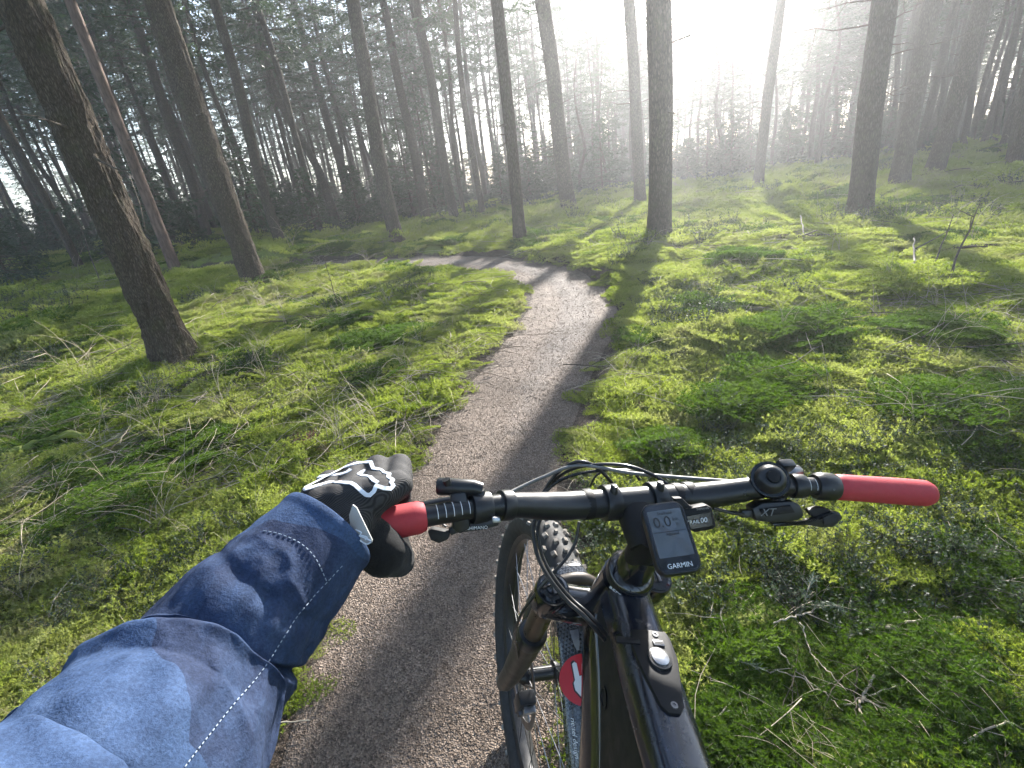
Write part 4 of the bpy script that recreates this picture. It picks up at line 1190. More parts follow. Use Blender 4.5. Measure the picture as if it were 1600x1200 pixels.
v, f = lathe([(0, .0138), (.0025, .0130), (.0028, .0108)], p, n_, 32); MB().add(v, f).build('button_rim', M['satin_black'], frame)
v, f = lathe([(.0005, .0100), (.0040, .0096), (.0052, .0065), (.0055, .001)], p, n_, 32); MB().add(v, f).build('power_button', M['silver'], frame)
for b, w in ((.095, .008), (.216, .002)):
    p, n_, k_ = tt_point(b, w, .0032); v, f = lathe([(0, .0040), (.0012, .0036), (.0012, .0016), (.0004, .0015)], p, n_, 14); MB().add(v, f).build('cover_screw', M['steel_dark'], frame)
p, n_, k_ = tt_point(.113, .008, .0042)
MB().box(p, fn * .0065, k_ * .0035, n_ * .0012).build('port_slot', M['steel_dark'], frame, bevel=.0008)
MB().box(p - n_ * .0002, fn * .0045, k_ * .0016, n_ * .0015).build('port_gap', M['dark_print'], frame)
p, n_, k_ = tt_point(.112, -.028, .0035); MB().box(p, fn * .014, k_ * .004, n_ * .0016).build('port_strap', M['matt_black'], frame, bevel=.001)
# oval port on the flank of the down tube
p = cp(941, 1103, .66)

# front fork
LEG = .084; FC = .012      # half spacing of the legs, sideways centre
fork = empty('fork', tuple(bk(0, .03, -.3) - np.array(parent_world(bike)))); fork.parent = bike
MB().tube(smooth_path([bk(FC - LEG, .022, -.232), bk(-.045, .012, -.235), bk(0, .004, -.238), bk(.045, .012, -.235), bk(FC + LEG, .022, -.232)], 6), np.tile([[.019, .027]], (25, 1)), 24, flat=rounded(3), up=BU).build('crown', M['gloss_black'], fork)
for sg in (-1, 1):
    c = bk(FC + sg * LEG, .022, 0)
    v, f = lathe([(-.252, .0235), (-.246, .0265), (-.206, .0265), (-.200, .0245)], c, BU, 32); MB().add(v, f).build('crown_socket', M['gloss_black'], fork)
    v, f = lathe([(-.201, .0222), (-.197, .0215), (-.196, .0175), (-.1975, .0170), (-.1975, .0105), (-.1945, .0100), (-.1940, .004)], c, BU, 32); MB().add(v, f).build('top_cap', M['gloss_black'], fork)
    MB().box(bk(FC + sg * LEG, .022, -.1935), BS * .0022, BT * .010, BU * .0016).build('cap_slot', M['steel_dark'], fork, bevel=.0006)
    MB().tube([bk(FC + sg * LEG, .022, -.25), bk(FC + sg * LEG, .022, -.40)], .0178, 32).build('stanchion', M['bronze'], fork)
    v, f = lathe([(-.405, .0240), (-.398, .0258), (-.372, .0258), (-.368, .0235), (-.367, .0185)], c, BU, 32); MB().add(v, f).build('seal', M['satin_black'], fork)
    MB().tube([bk(FC + sg * LEG, .022, -.40), bk(FC + sg * LEG, .024, -.50), bk(FC + sg * LEG, .028, -.62), bk(FC + sg * LEG, .036, -.70), bk(FC + sg * LEG, .042, -.735)], [.0245, .0235, .021, .0195, .016], 28).build('lower_leg', M['bronze_dark'], fork)
MB().tube(smooth_path([bk(FC - LEG, .045, -.40), bk(-.055, .075, -.345), bk(FC, .085, -.325), bk(.055, .075, -.345), bk(FC + LEG, .045, -.40)], 6), .012, 14).build('arch', M['bronze_dark'], fork)
cal = empty('brake_caliper', tuple(bk(FC - LEG + .014, -.02, -.62) - np.array(parent_world(fork)) )); cal.parent = fork
MB().box(bk(FC - LEG + .020, -.022, -.63), BS * .017, BT * .013, BU * .034).build('caliper_body', M['satin_black'], fork, bevel=.004)
MB().box(bk(FC - LEG + .024, -.040, -.62), BS * .012, BT * .006, BU * .010).build('caliper_bolt', M['silver'], fork, bevel=.002)
MB().box(bk(FC - LEG + .016, -.034, -.65), BS * .010, BT * .008, BU * .008).build('caliper_joint', M['steel_dark'], fork, bevel=.002)
bpy.data.objects.remove(cal, do_unlink=True)

# wheels
def make_wheel(name, centre, ax, e1, e2, parent, rotor_side=-1):
    """ax = axle direction, e1/e2 span the wheel's plane"""
    w = empty(name, tuple(np.asarray(centre) - np.array(parent_world(parent)))); w.parent = parent
    def rim_pt(a, r, s): return np.asarray(centre) + (e1 * math.cos(a) + e2 * math.sin(a)) * r + ax * s
    def ring(prof, n):
        V = []; F = []; m = len(prof)
        for i in range(n):
            a = 2 * math.pi * i / n
            for r, s in prof: V.append(rim_pt(a, r, s))
        for i in range(n):
            for j in range(m):
                k = (j + 1) % m; i2 = (i + 1) % n
                F.append((i * m + j, i2 * m + j, i2 * m + k, i * m + k))
        return V, F
    ta = np.arange(18) * 2 * math.pi / 18
    v, f = ring([(.332 + .031 * math.cos(q), .0355 * math.sin(q)) for q in ta], 110); MB().add(v, f).build('tyre', M['rubber'], w)
    v, f = ring([(.318, .0165), (.316, .0178), (.305, .0172), (.294, .011), (.292, 0.0), (.294, -.011), (.305, -.0172), (.316, -.0178), (.318, -.0165), (.312, 0)], 110); MB().add(v, f).build('rim', M['satin_black'], w)
    kn = MB(); rk = np.random.default_rng(9)
    for i in range(76):
        a = 2 * math.pi * i / 76
        row = [(-.0095, .0105, .0085), (.0095, .0105, .0085)] if i % 2 == 0 else [(-.0225, .010, .0090), (.0225, .010, .0090), (-.0, .007, .006)]
        row += [(-.0325, .010, .0065), (.0325, .010, .0065)] if i % 2 == 0 else []
        for s, la, ls in row:
            ph = math.asin(max(-1, min(1, s / .036))); rr = .332 + .031 * math.cos(ph)
            c0 = rim_pt(a, rr, s); no = (e1 * math.cos(a) + e2 * math.sin(a)) * math.cos(ph) + ax * math.sin(ph)
            ta_ = -e1 * math.sin(a) + e2 * math.cos(a); sd_ = np.cross(no, ta_)
            h = .0055; q = [c0 + ta_ * la * x * k + sd_ * ls * y * k + no * z for z, k in ((-.002, .62), (h, .48)) for x, y in ((-1, -1), (1, -1), (1, 1), (-1, 1))]
            kn.add(q, [(4, 5, 6, 7), (0, 1, 5, 4), (1, 2, 6, 5), (2, 3, 7, 6), (3, 0, 4, 7)])
    t = kn.build('tread', M['muddy_rubber'], w, smooth=False); t['kind'] = 'stuff'
    v, f = lathe([(-.055, .010), (-.05, .014), (-.035, .024), (-.031, .024), (-.029, .015), (.029, .015), (.031, .024), (.035, .024), (.05, .014), (.055, .010)], centre, ax, 24); MB().add(v, f).build('hub', M['satin_black'], w)
    for i in range(28):
        a = 2 * math.pi * i / 28; sd_ = 1 if i % 2 else -1; off = .42 * (1 if (i // 2) % 2 else -1)
        MB().tube([rim_pt(a + off, .023, sd_ * .033), rim_pt(a, .297, sd_ * .004)], .0010, 5).build('spoke', M['steel_dark'], w)
    v, f = ring([(.100, .0415 * rotor_side), (.100, .0433 * rotor_side), (.086, .0433 * rotor_side), (.086, .0415 * rotor_side)], 80)
    rt = MB().add(v, f)
    for i in range(6):
        a = i * math.pi / 3; rt.tube([rim_pt(a, .088, .0424 * rotor_side), rim_pt(a + .5, .025, .0424 * rotor_side)], (.0022), 6)
    rt.build('brake_disc', M['steel_dark'], w)
    return w
wl_ = math.radians(2.0)
make_wheel('front_wheel', bk(FC, .044, -.715), BS * math.cos(wl_) - BU * math.sin(wl_), BT, BU * math.cos(wl_) + BS * math.sin(wl_), bike)
rfn = fn if fn.dot(BS) > 0 else -fn
make_wheel('rear_wheel', RA, rfn, rear, np.cross(rear, rfn), bike)

# mudguard strapped under the crown, sticker and print on it
mg = empty('mudguard', tuple(bk(0, -.1, -.42) - np.array(parent_world(bike)))); mg.parent = bike
def mg_pt(a, s, lift=0.0):
    """a = angle from straight up, towards the rear; s across"""
    r = .392 + lift - 5.0 * s * s
    return bk(s + FC - .002, .044 - r * math.sin(a), -.715 + r * math.cos(a))
V = []; F = []; na_, nc = 40, 13
for i in range(na_):
    a = np.interp(i, [0, na_ - 1], [-.20, 1.05]); hw = np.interp(i, [0, 6, 20, 32, 36, 39], [.022, .046, .061, .064, .056, .024])
    for j in range(nc): V.append(mg_pt(a, hw * (2 * j / (nc - 1) - 1)))
for i in range(na_ - 1):
    for j in range(nc - 1): F.append((i * nc + j, i * nc + j + 1, (i + 1) * nc + j + 1, (i + 1) * nc + j))
gd = MB().add(V, F).build('guard_shell', M['carbon'], mg)
md = gd.modifiers.new('thick', 'SOLIDIFY'); md.thickness = .0018
def mg_flat(name, pts, lift, mat, c=(.285, -.024)):
    """flat print on the guard: pts in metres (x across to the right, y towards the front) round its middle; a fine grid follows the curve"""
    bm = bmesh.new(); vs = [bm.verts.new((x, y, 0)) for x, y in pts]; bm.faces.new(vs)
    bmesh.ops.triangulate(bm, faces=bm.faces[:])
    for _ in range(4): bmesh.ops.subdivide_edges(bm, edges=[e for e in bm.edges if e.calc_length() > .006], cuts=1)
    bmesh.ops.triangulate(bm, faces=bm.faces[:])
    P = [np.array(mg_pt(c[0] - v.co.y / .39, c[1] + v.co.x, lift)) for v in bm.verts]
    bm.verts.index_update()
    F = [tuple(v.index for v in f_.verts) for f_ in bm.faces]; bm.free()
    o = MB().add(P, F).build(name, mat, mg); return o
circ = [(.035 * math.cos(q), .035 * math.sin(q)) for q in np.linspace(0, 2 * math.pi, 36, endpoint=False)]
mg_flat('sticker', circ, .0006, M['red_print'])
hand_o = [(x * .88, y * .88) for x, y in [(-.004, -.030), (-.016, -.014), (-.017, -.003), (-.014, .001), (-.0145, .026), (-.010, .029), (-.0065, .026), (-.0055, .006), (.000, .007), (.006, .007), (.011, .006), (.0115, .022), (.016, .024), (.019, .020), (.019, -.010), (.012, -.024), (.010, -.030)]]
mg_flat('hand_outline', [(x * 1.14, y * 1.10) for x, y in hand_o], .0010, M['dark_print'])
mg_flat('hand_print', hand_o, .0014, M['white_print'])
for nm, body, size, a0, s0 in (('lettering', 'rie:sel design', .0100, .47, -.047),):
    q = mg_pt(a0, s0, .0012); d1 = mg_pt(a0 + .05, s0, .0012) - mg_pt(a0 - .05, s0, .0012); d2 = mg_pt(a0, s0 + .004, .0012) - mg_pt(a0, s0 - .004, .0012)
    text_mesh(nm, body, size, q + np.cross(d1, d2) / np.linalg.norm(np.cross(d1, d2)) * .004 * (1 if np.cross(d1, d2)[2] > 0 else -1), d1, d2, M['white_print'], mg, shear=.25)
mg_flat('strap', [(-.006, .062), (.006, .062), (.005, .05), (.002, .040), (-.002, .040), (-.005, .05)], .002, M['grey_print'])
mg_flat('strap_buckle', [(-.007, .07), (.007, .07), (.006, .056), (-.006, .056)], .0026, M['silver'])

# cables and hoses looping in front of the bar and down to the frame
def cable(name, pts, r, mat): return MB().tube(smooth_path(pts, 9), r, 10).build(name, mat, bike)
D0 = .60
cable('brake_hose', [cp(762, 790, .60), cp(800, 768, .64), cp(850, 745, .66), cp(905, 727, .66), cp(985, 739, .65), cp(1060, 746, .645), cp(1140, 752, .63), cp(1180, 755, .62)], .0026, M['grey_hose'])
cable('brake_hose', [cp(838, 800, .64), cp(850, 768, .67), cp(872, 738, .67), cp(900, 722, .66), cp(925, 726, .66), cp(948, 745, .66), cp(965, 770, .67), cp(968, 800, .68)], .0026, M['hose'])
cable('gear_cable', [cp(840, 815, .66), cp(852, 770, .68), cp(880, 740, .67), cp(920, 727, .66), cp(975, 727, .65), cp(1020, 742, .64), cp(1060, 768, .63), cp(1120, 795, .61), cp(1160, 803, .60)], .0024, M['hose'])
cable('dropper_cable', [cp(772, 812, .60), cp(790, 808, .61), cp(815, 795, .635), cp(848, 772, .66), cp(880, 748, .66), cp(930, 736, .66), cp(985, 736, .66), cp(1000, 750, .66)], .0022, M['hose'])
cable('brake_hose', [cp(839, 800, .64), cp(833, 830, .63), cp(840, 868, .62), cp(858, 903, .60), cp(884, 936, .585), cp(915, 965, .57), cp(945, 1000, .575)], .0028, M['hose'])
cable('gear_cable', [cp(846, 806, .645), cp(840, 832, .635), cp(848, 870, .625), cp(867, 905, .605), cp(892, 935, .59), cp(920, 960, .575), cp(948, 992, .578)], .0025, M['hose'])
cable('fork_cable', [cp(905, 815, .68), cp(900, 845, .68), cp(885, 872, .68), cp(862, 898, .67), cp(835, 930, .68), cp(812, 965, .70), cp(806, 1000, .76), cp(815, 1050, .90)], .0024, M['hose'])
cable('lever_cable', [cp(672, 812, .60), cp(685, 815, .595), cp(697, 823, .59)], .0014, M['hose'])
cable('display_cable', [cp(1115, 795, .575), cp(1135, 800, .58), cp(1150, 803, .585), cp(1162, 803, .59)], .0018, M['hose'])
cable('spoke_reflector_wire', [cp(944, 735, .66), cp(930, 745, .665), cp(922, 760, .67)], .0015, M['hose'])

# assist display beside the stem
ds = empty('assist_display', tuple(cp(1090, 808, .56) - np.array(parent_world(bike)))); ds.parent = bike
MB().tube([bk(.072, .045, -.013), bk(.086, .045, -.013)], .0190, 28).build('clamp', M['matt_black'], ds, bevel=.002)
slab('bracket', [(1052, 778), (1066, 778), (1078, 790), (1090, 794), (1086, 800), (1066, 800)], .552, .010, M['matt_black'], ds, .002)
slab('case', [(1068, 796), (1104, 789), (1113, 793), (1120, 822), (1114, 828), (1086, 833), (1076, 826)], .550, .014, M['matt_black'], ds, .003)
slab('screen', [(1073, 807), (1110, 800), (1114, 821), (1080, 827)], .5485, .001, M['gloss_black'], ds, 0)
text_mesh('mode_text', 'TRAIL', .0062, cp(1083, 816, .5470), RT - UP * -.12, UP, M['white_print'], ds)
text_mesh('gauge_text', '00', .0085, cp(1100, 813, .5470), RT - UP * -.12, UP, M['white_print'], ds)
text_mesh('maker_text', 'SHIMANO', .0034, cp(1098, 795, .5485), RT - UP * -.12, UP, M['grey_print'], ds)

# ------------------------------------------------------------------ GPS computer clipped over the stem
def screen_mat():
    m, nt, b = new_mat('lcd')
    co = objco(nt)
    c = ramp(nt, noise_tex(nt, co, 30, 2), [(.3, (.085, .097, .112)), (.7, (.105, .118, .138))])
    nt.links.new(c, b.inputs['Base Color']); b.inputs['Roughness'].default_value = .05; b.inputs['Coat Weight'].default_value = 1.0; b.inputs['Coat Roughness'].default_value = .02
    return m
M['lcd'] = screen_mat()
TL, TR, BR, BL = (1000, 787), (1067, 782), (1098, 889), (1031, 903)
DT_, DB_ = .520, .478
c4 = [cp(*TL, DT_), cp(*TR, DT_), cp(*BR, DB_), cp(*BL, DB_)]
gc = sum(c4) / 4
gx_ = (c4[1] - c4[0] + c4[2] - c4[3]); W_ = np.linalg.norm(gx_) / 2; gx_ /= np.linalg.norm(gx_)
gy_ = (c4[0] - c4[3] + c4[1] - c4[2]); gy_ -= gx_ * gx_.dot(gy_); H_ = np.linalg.norm(gy_) / 2; gy_ /= np.linalg.norm(gy_)
gn_ = np.cross(gx_, gy_)
print('computer size', W_, H_, 'normal.toCam', gn_.dot((CAM - gc) / np.linalg.norm(CAM - gc)))
gps = empty('bike_computer', tuple(gc)); tag(gps, 'black GPS bike computer with grey screen clipped over the stem', 'bike computer')
def rrect(w, h, r, n=6):
    out = []
    for cx, cy, a0 in ((w - r, h - r, 0), (-w + r, h - r, 90), (-w + r, -h + r, 180), (w - r, -h + r, 270)):
        for q in range(n + 1):
            a = math.radians(a0 + 90 * q / n); out.append((cx + r * math.cos(a), cy + r * math.sin(a)))
    return out
def rr_slab(name, w, h, r, z0, z1, mat, parent, bevel=0.0, off=(0, 0)):
    o = rrect(w, h, r); P = [gc + gx_ * (x + off[0]) + gy_ * (y + off[1]) + gn_ * z1 for x, y in o] + [gc + gx_ * (x + off[0]) + gy_ * (y + off[1]) + gn_ * z0 for x, y in o]
    m = len(o)
    return MB().add(P, [tuple(range(m)), tuple(range(m, 2 * m))[::-1]] + [(i, m + i, m + (i + 1) % m, (i + 1) % m) for i in range(m)]).build(name, mat, parent, bevel=bevel)
hw_, hh_ = W_ / 2, H_ / 2
rr_slab('case', hw_, hh_, .011, -.016, 0, M['satin_black'], gps, .0025)
rr_slab('glass', hw_ * .90, hh_ * .93, .008, -.0005, .0008, M['gloss_black'], gps, .0003)
rr_slab('screen', hw_ * .80, hh_ * .66, .0012, .0006, .0010, M['lcd'], gps, off=(0, hh_ * .10))
T_ = lambda nm, b, sz, x, y, mt, al='CENTER': text_mesh(nm, b, sz, gc + gx_ * x * hw_ + gy_ * y * hh_ + gn_ * .00125, gx_, gy_, mt, gps, .0001, al)
T_('speed_text', '0.0', .0165, -.22, .40, M['dark_print']); T_('unit_text', 'km', .0055, .42, .46, M['dark_print']); T_('unit_text', 'h', .0055, .44, .32, M['dark_print'])
T_('header_text', 'Snelheid', .0048, .0, .66, M['dark_print']); T_('field_text', 'Afstand', .0048, .1, .06, M['dark_print'])
MB().box(gc + gy_ * hh_ * .13 + gn_ * .0012, gx_ * hw_ * .76, gy_ * .0003, gn_ * .0001).build('divider', M['dark_print'], gps)
T_('maker_text', 'GARMIN', .0070, 0, -.80, M['white_print'])
MB().tube([gc - gn_ * .016 - gy_ * .002, gc - gn_ * .030 - gy_ * .002], .016, 24).build('mount', M['matt_black'], gps, bevel=.002)

# ------------------------------------------------------------------ the rider's left arm, glove on the grip
def capsule_body(chains, voxel, name, mats, smooth_iter=6, keep=None):
    """chains of (point, radius): tapered limbs merged into one continuous skin"""
    bm = bmesh.new()
    for ch in chains:
        P = [np.asarray(p, float) for p, r in ch]; Rr = [r for p, r in ch]
        for p, r in zip(P, Rr):
            m = Matrix.Translation(Vector(p))
            bmesh.ops.create_icosphere(bm, subdivisions=3, radius=r, matrix=m)
        for a, b, ra, rb in zip(P[:-1], P[1:], Rr[:-1], Rr[1:]):
            v, f = sweep([a, (a + b) / 2, b], [ra, (ra + rb) / 2, rb], 20, True)
            vs_ = [bm.verts.new(tuple(q)) for q in v]
            for q in f: bm.faces.new([vs_[i] for i in q])
    bmesh.ops.recalc_face_normals(bm, faces=bm.faces[:])
    me = bpy.data.meshes.new('tmp'); bm.to_mesh(me); bm.free()
    tmp = bpy.data.objects.new('tmp', me); COL.objects.link(tmp)
    md = tmp.modifiers.new('r', 'REMESH'); md.mode = 'VOXEL'; md.voxel_size = voxel
    sm = tmp.modifiers.new('s', 'SMOOTH'); sm.factor = .5; sm.iterations = smooth_iter
    dg = bpy.context.evaluated_depsgraph_get(); dg.update()
    out = bpy.data.meshes.new_from_object(tmp.evaluated_get(dg))
    bpy.data.objects.remove(tmp, do_unlink=True)
    out.name = name; out.materials.clear()
    for m in mats: out.materials.append(m)
    out.polygons.foreach_set('use_smooth', np.ones(len(out.polygons), dtype=bool))
    return out
def get_co(me):
    a = np.empty(len(me.vertices) * 3, np.float32); me.vertices.foreach_get('co', a); return a.reshape(-1, 3).astype(float)
def set_co(me, c): me.vertices.foreach_set('co', c.astype(np.float32).ravel()); me.update()

def skin_mat():
    m, nt, b = new_mat('skin')
    co = objco(nt)
    nt.links.new(ramp(nt, noise_tex(nt, co, 60, 4), [(.3, (.42, .22, .16)), (.7, (.52, .30, .22))]), b.inputs['Base Color'])
    b.inputs['Roughness'].default_value = .5; b.inputs['Subsurface Weight'].default_value = .15; b.inputs['Subsurface Radius'].default_value = (.01, .004, .002)
    return m
M['skin'] = skin_mat()
def knit():
    m, nt, b = new_mat('glove_knit')
    co = objco(nt)
    w = nt.nodes.new('ShaderNodeTexWave'); w.wave_type = 'BANDS'; w.bands_direction = 'X'
    w.inputs['Scale'].default_value = 260; w.inputs['Distortion'].default_value = .25; w.inputs['Detail'].default_value = 1
    mp = mapped(nt, co, (1, 1, 1), (0, .3, .95)); nt.links.new(mp, w.inputs['Vector'])
    c = ramp(nt, w.outputs['Fac'], [(.2, (.006, .006, .007)), (.8, (.036, .035, .037))])
    nt.links.new(c, b.inputs['Base Color']); b.inputs['Roughness'].default_value = .8
    bump(nt, b, w.outputs['Fac'], .5, .0006)
    return m
def fleece():
    m, nt, b = new_mat('glove_fleece')
    co = objco(nt)
    f = noise_tex(nt, co, 900, 4, .8)
    nt.links.new(ramp(nt, f, [(.35, (.004, .004, .004)), (.7, (.022, .022, .023))]), b.inputs['Base Color'])
    b.inputs['Roughness'].default_value = .95; b.inputs['Specular IOR Level'].default_value = .15; b.inputs['Sheen Weight'].default_value = .1
    bump(nt, b, f, .8, .0012)
    return m
M['knit'] = knit(); M['fleece'] = fleece()
def GP(s, t, u):
    return BAR(s) + BT * t + BU * u
dep = lambda p: float((np.asarray(p) - CAM).dot(FW))
GD = dep(BAR(-.33)); print('grip depth', GD)
wrist = cp(512, 822, GD - .030)
mid_w = cp(545, 800, GD - .030)
fing = [(-.288, .0135, 1.0), (-.311, .0140, 1.06), (-.334, .0136, 1.0), (-.357, .0125, .86)]
chains = []
mcps = []
for s, r, L in fing:
    mcp = GP(s, .020, .036); pip = GP(s, .020 + .038 * L, .018); dip = GP(s, .030 + .012 * L, -.020); tip = GP(s + .002, .012, -.034)
    chains.append([(mcp, r * 1.05), (pip, r), (dip, r * .92), (tip, r * .80)])
    mcps.append(mcp)
for i, mcp in enumerate(mcps):                      # the back of the hand
    w = wrist + BS * (.016 - .011 * i) + BT * .004
    h = (w + mcp) / 2 + BU * .010
    chains.append([(w, .021), (h, .0185), (mcp, .0150)])
pm = GP(-.335, -.012, .018)
chains.append([(wrist, .027), (mid_w * .5 + pm * .5, .026), (pm, .018)])
# thumb: leaves the side of the palm near the wrist, wraps under the grip
th0 = wrist + BS * .018 - BU * .010 + BT * .004
th1 = GP(-.302, -.030, -.002); th2 = GP(-.288, -.026, -.034); th3 = GP(-.292, .000, -.044); th4 = GP(-.300, .020, -.040)
thumb = [(th0, .024), (th1, .0225), (th2, .0165), (th3, .0135), (th4, .011)]
chains.append(thumb)
chains.append([(wrist, .028), (wrist + (wrist - mid_w) * .7, .028)])
gm = capsule_body(chains, .0026, 'glove', [M['knit'], M['fleece']], 7)
co = get_co(gm)
# crumple of cloth over the knuckles
nrm = np.empty(len(gm.vertices) * 3, np.float32); gm.vertices.foreach_get('normal', nrm); nrm = nrm.reshape(-1, 3)
co += nrm * (0.0012 * fbm(co[:, 0] * 60, co[:, 1] * 60, co[:, 2] * 60, 3))[:, None]
set_co(gm, co)
fc = np.empty(len(gm.polygons) * 3, np.float32); gm.polygons.foreach_get('center', fc); fc = fc.reshape(-1, 3)
tp = np.array([p for p, r in thumb]); ts_ = np.vstack([tp[i] + (tp[i + 1] - tp[i]) * q for i in range(len(tp) - 1) for q in (0, .33, .66)])
dth = np.min(np.linalg.norm(fc[:, None] - ts_[None], axis=2), 1)
hb = (np.array(mcps).mean(0) + wrist) / 2 + BU * .022
dhb = np.linalg.norm(fc - hb, axis=1)
under = (fc - BO).dot(BU) < (BAR(-.33) - BO).dot(BU) + .008
gm.polygons.foreach_set('material_index', ((dth < .0265) & ((fc - th1).dot(BS) > -.02) | under).astype(np.int32))

# the arm itself, then its sleeve
CL = [(515, 826, .530 / .58 * GD, .047), (450, 900, .49 / .58 * GD, .0535), (385, 970, .455 / .58 * GD, .0580), (332, 1046, .425 / .58 * GD, .0600), (260, 1142, .375 / .58 * GD, .0665), (178, 1255, .325 / .58 * GD, .0740), (30, 1440, .27 / .58 * GD, .083)]
cl = [cp(x, y, d) for x, y, d, r in CL]
elbow = cl[-1] + (cl[-1] - cl[-2]) * .25
shoulder = np.array([-.27, -.34, 1.40])
arm = capsule_body([[(wrist + (wrist - cl[1]) / np.linalg.norm(wrist - cl[1]) * .03, .024), (wrist, .026), (cl[1], .032), (cl[3], .041), (elbow, .046), ((elbow + shoulder) / 2, .055), (shoulder, .062)]], .006, 'person', [M['skin']], 4)
person = link('person', arm)
tag(person, 'rider in blue jacket, gloved left hand gripping the red handlebar grip', 'person')
glove = link('glove', gm, person)

def sleeve_mat():
    m, nt, b = new_mat('sleeve_cloth')
    co = objco(nt)
    fine = noise_tex(nt, co, 480, 3, .7)
    cloud = noise_tex(nt, co, 34, 6, .72)
    blue = ramp(nt, cloud, [(.3, (.024, .043, .090)), (.55, (.040, .070, .140)), (.75, (.066, .104, .186))])
    v = nt.nodes.new('ShaderNodeTexVoronoi'); v.inputs['Scale'].default_value = 8.0; v.inputs['Randomness'].default_value = 1
    wob = N(nt, 'ShaderNodeTexNoise', Scale=9.0, Detail=2); nt.links.new(co, wob.inputs['Vector'])
    ad = nt.nodes.new('ShaderNodeVectorMath'); ad.operation = 'ADD'; sc = nt.nodes.new('ShaderNodeVectorMath'); sc.operation = 'SCALE'; sc.inputs['Scale'].default_value = .05
    nt.links.new(wob.outputs['Color'], sc.inputs[0]); nt.links.new(co, ad.inputs[0]); nt.links.new(sc.outputs[0], ad.inputs[1]); nt.links.new(ad.outputs[0], v.inputs['Vector'])
    sep = nt.nodes.new('ShaderNodeSeparateColor'); nt.links.new(v.outputs['Color'], sep.inputs[0])
    mask = ramp(nt, sep.outputs[0], [(.60, (0, 0, 0)), (.605, (1, 1, 1))])
    dark = ramp(nt, cloud, [(.3, (.015, .023, .050)), (.7, (.032, .048, .094))])
    fade = math_(nt, 'MULTIPLY', mask, ramp(nt, noise_tex(nt, co, 14, 4, .7), [(.35, (.35,) * 3), (.55, (1, 1, 1))]))
    c = mixc(nt, fade, blue, dark)
    c = mixc(nt, 1.0, c, ramp(nt, fine, [(.3, (.72, .72, .74)), (.7, (1.28, 1.28, 1.3))]), 'MULTIPLY')
    nt.links.new(c, b.inputs['Base Color'])
    b.inputs['Roughness'].default_value = .85; b.inputs['Specular IOR Level'].default_value = .15
    bump(nt, b, fine, .7, .0008)
    return m
M['sleeve'] = sleeve_mat()
ctrl = cl + [elbow, elbow * .55 + shoulder * .45 + np.array([-.05, 0, -.02]), shoulder]
rc = [r for *_, r in CL] + [.092, .09, .10]
SP = smooth_path(ctrl, 26)
kk = np.linspace(0, len(rc) - 1, len(SP))
RR = np.interp(kk, np.arange(len(rc)), rc)
NS = 110
tang = np.gradient(SP, axis=0); tang /= np.linalg.norm(tang, axis=1)[:, None]
ref = UP - tang[0] * UP.dot(tang[0]); ref /= np.linalg.norm(ref)
Vs = []
ang = np.arange(NS) * 2 * math.pi / NS
arc = np.concatenate([[0], np.cumsum(np.linalg.norm(np.diff(SP, axis=0), axis=1))])
for i in range(len(SP)):
    ref = ref - tang[i] * ref.dot(tang[i]); ref /= np.linalg.norm(ref)
    bi = np.cross(tang[i], ref)
    A = arc[i]
    amp = np.clip((A - .01) / .05, 0, 1)
    # cloth: long drag folds, the deep crease below the forearm bulge, small wrinkles
    q = ang + .9 * math.sin(A * 7)
    d = .0030 * fbm(np.cos(q) * 2.2 + 3, np.sin(q) * 2.2, A * 13.0, 3) * amp
    ridg = 1 - np.abs(fbm(np.cos(ang + A * 6) * 1.6, np.sin(ang + A * 6) * 1.6 + 9, A * 20.0, 2)) * 1.8
    d += .0026 * np.clip(ridg, 0, 1) ** 2 * amp
    d += .0011 * (1 - 2 * np.abs(fbm(np.cos(ang) * 5 + A * 30, np.sin(ang) * 5 + 2, A * 46.0, 2))) * amp
    for a0, sl, dp, wd, ph in ((.130, .024, .017, .008, .6), (.205, -.028, .005, .014, 2.2), (.062, .018, .003, .010, -.6), (.30, .03, .006, .018, 1.2)):
        c0 = a0 + sl * np.cos(ang - ph)
        x = (A - c0) / wd
        d += dp * (.42 * np.exp(-(x - 1.1) ** 2 / 1.6) - 1.0 * np.exp(-(x + .15) ** 2 / .35)) * (.45 + .55 * np.cos((ang - ph) * .5) ** 2)
    cuff = .0015 * math.exp(-((A - .004) / .005) ** 2)
    r = RR[i] * (1 + .05 * np.cos(2 * ang + 1.0)) + d + cuff
    Vs.append(SP[i] + ref[None] * (r * np.cos(ang))[:, None] + bi[None] * (r * np.sin(ang))[:, None])
# hem turned in
lip = []
for sc_, back in ((.985, -.001), (.955, .002), (.94, .02), (.90, .05)):
    c0 = Vs[0].mean(0); lip.append(c0 + (Vs[0] - c0) * sc_ + (SP[1] - SP[0]) / np.linalg.norm(SP[1] - SP[0]) * back)
rings = lip[::-1] + Vs
nR = len(rings); Vsl = np.vstack(rings)
ii, jj = np.meshgrid(np.arange(nR - 1), np.arange(NS), indexing='ij'); k2 = (jj + 1) % NS
Fsl = np.stack([(ii * NS + jj).ravel(), (ii * NS + k2).ravel(), ((ii + 1) * NS + k2).ravel(), ((ii + 1) * NS + jj).ravel()], 1)
slm = mesh_data('sleeve', Vsl, Fsl, M['sleeve'])
bm = bmesh.new(); bm.from_mesh(slm); bmesh.ops.recalc_face_normals(bm, faces=bm.faces[:]); bm.to_mesh(slm); bm.free()
sleeve = link('jacket_sleeve', slm, person)
sub = sleeve.modifiers.new('sub', 'SUBSURF'); sub.levels = 1; sub.render_levels = 1
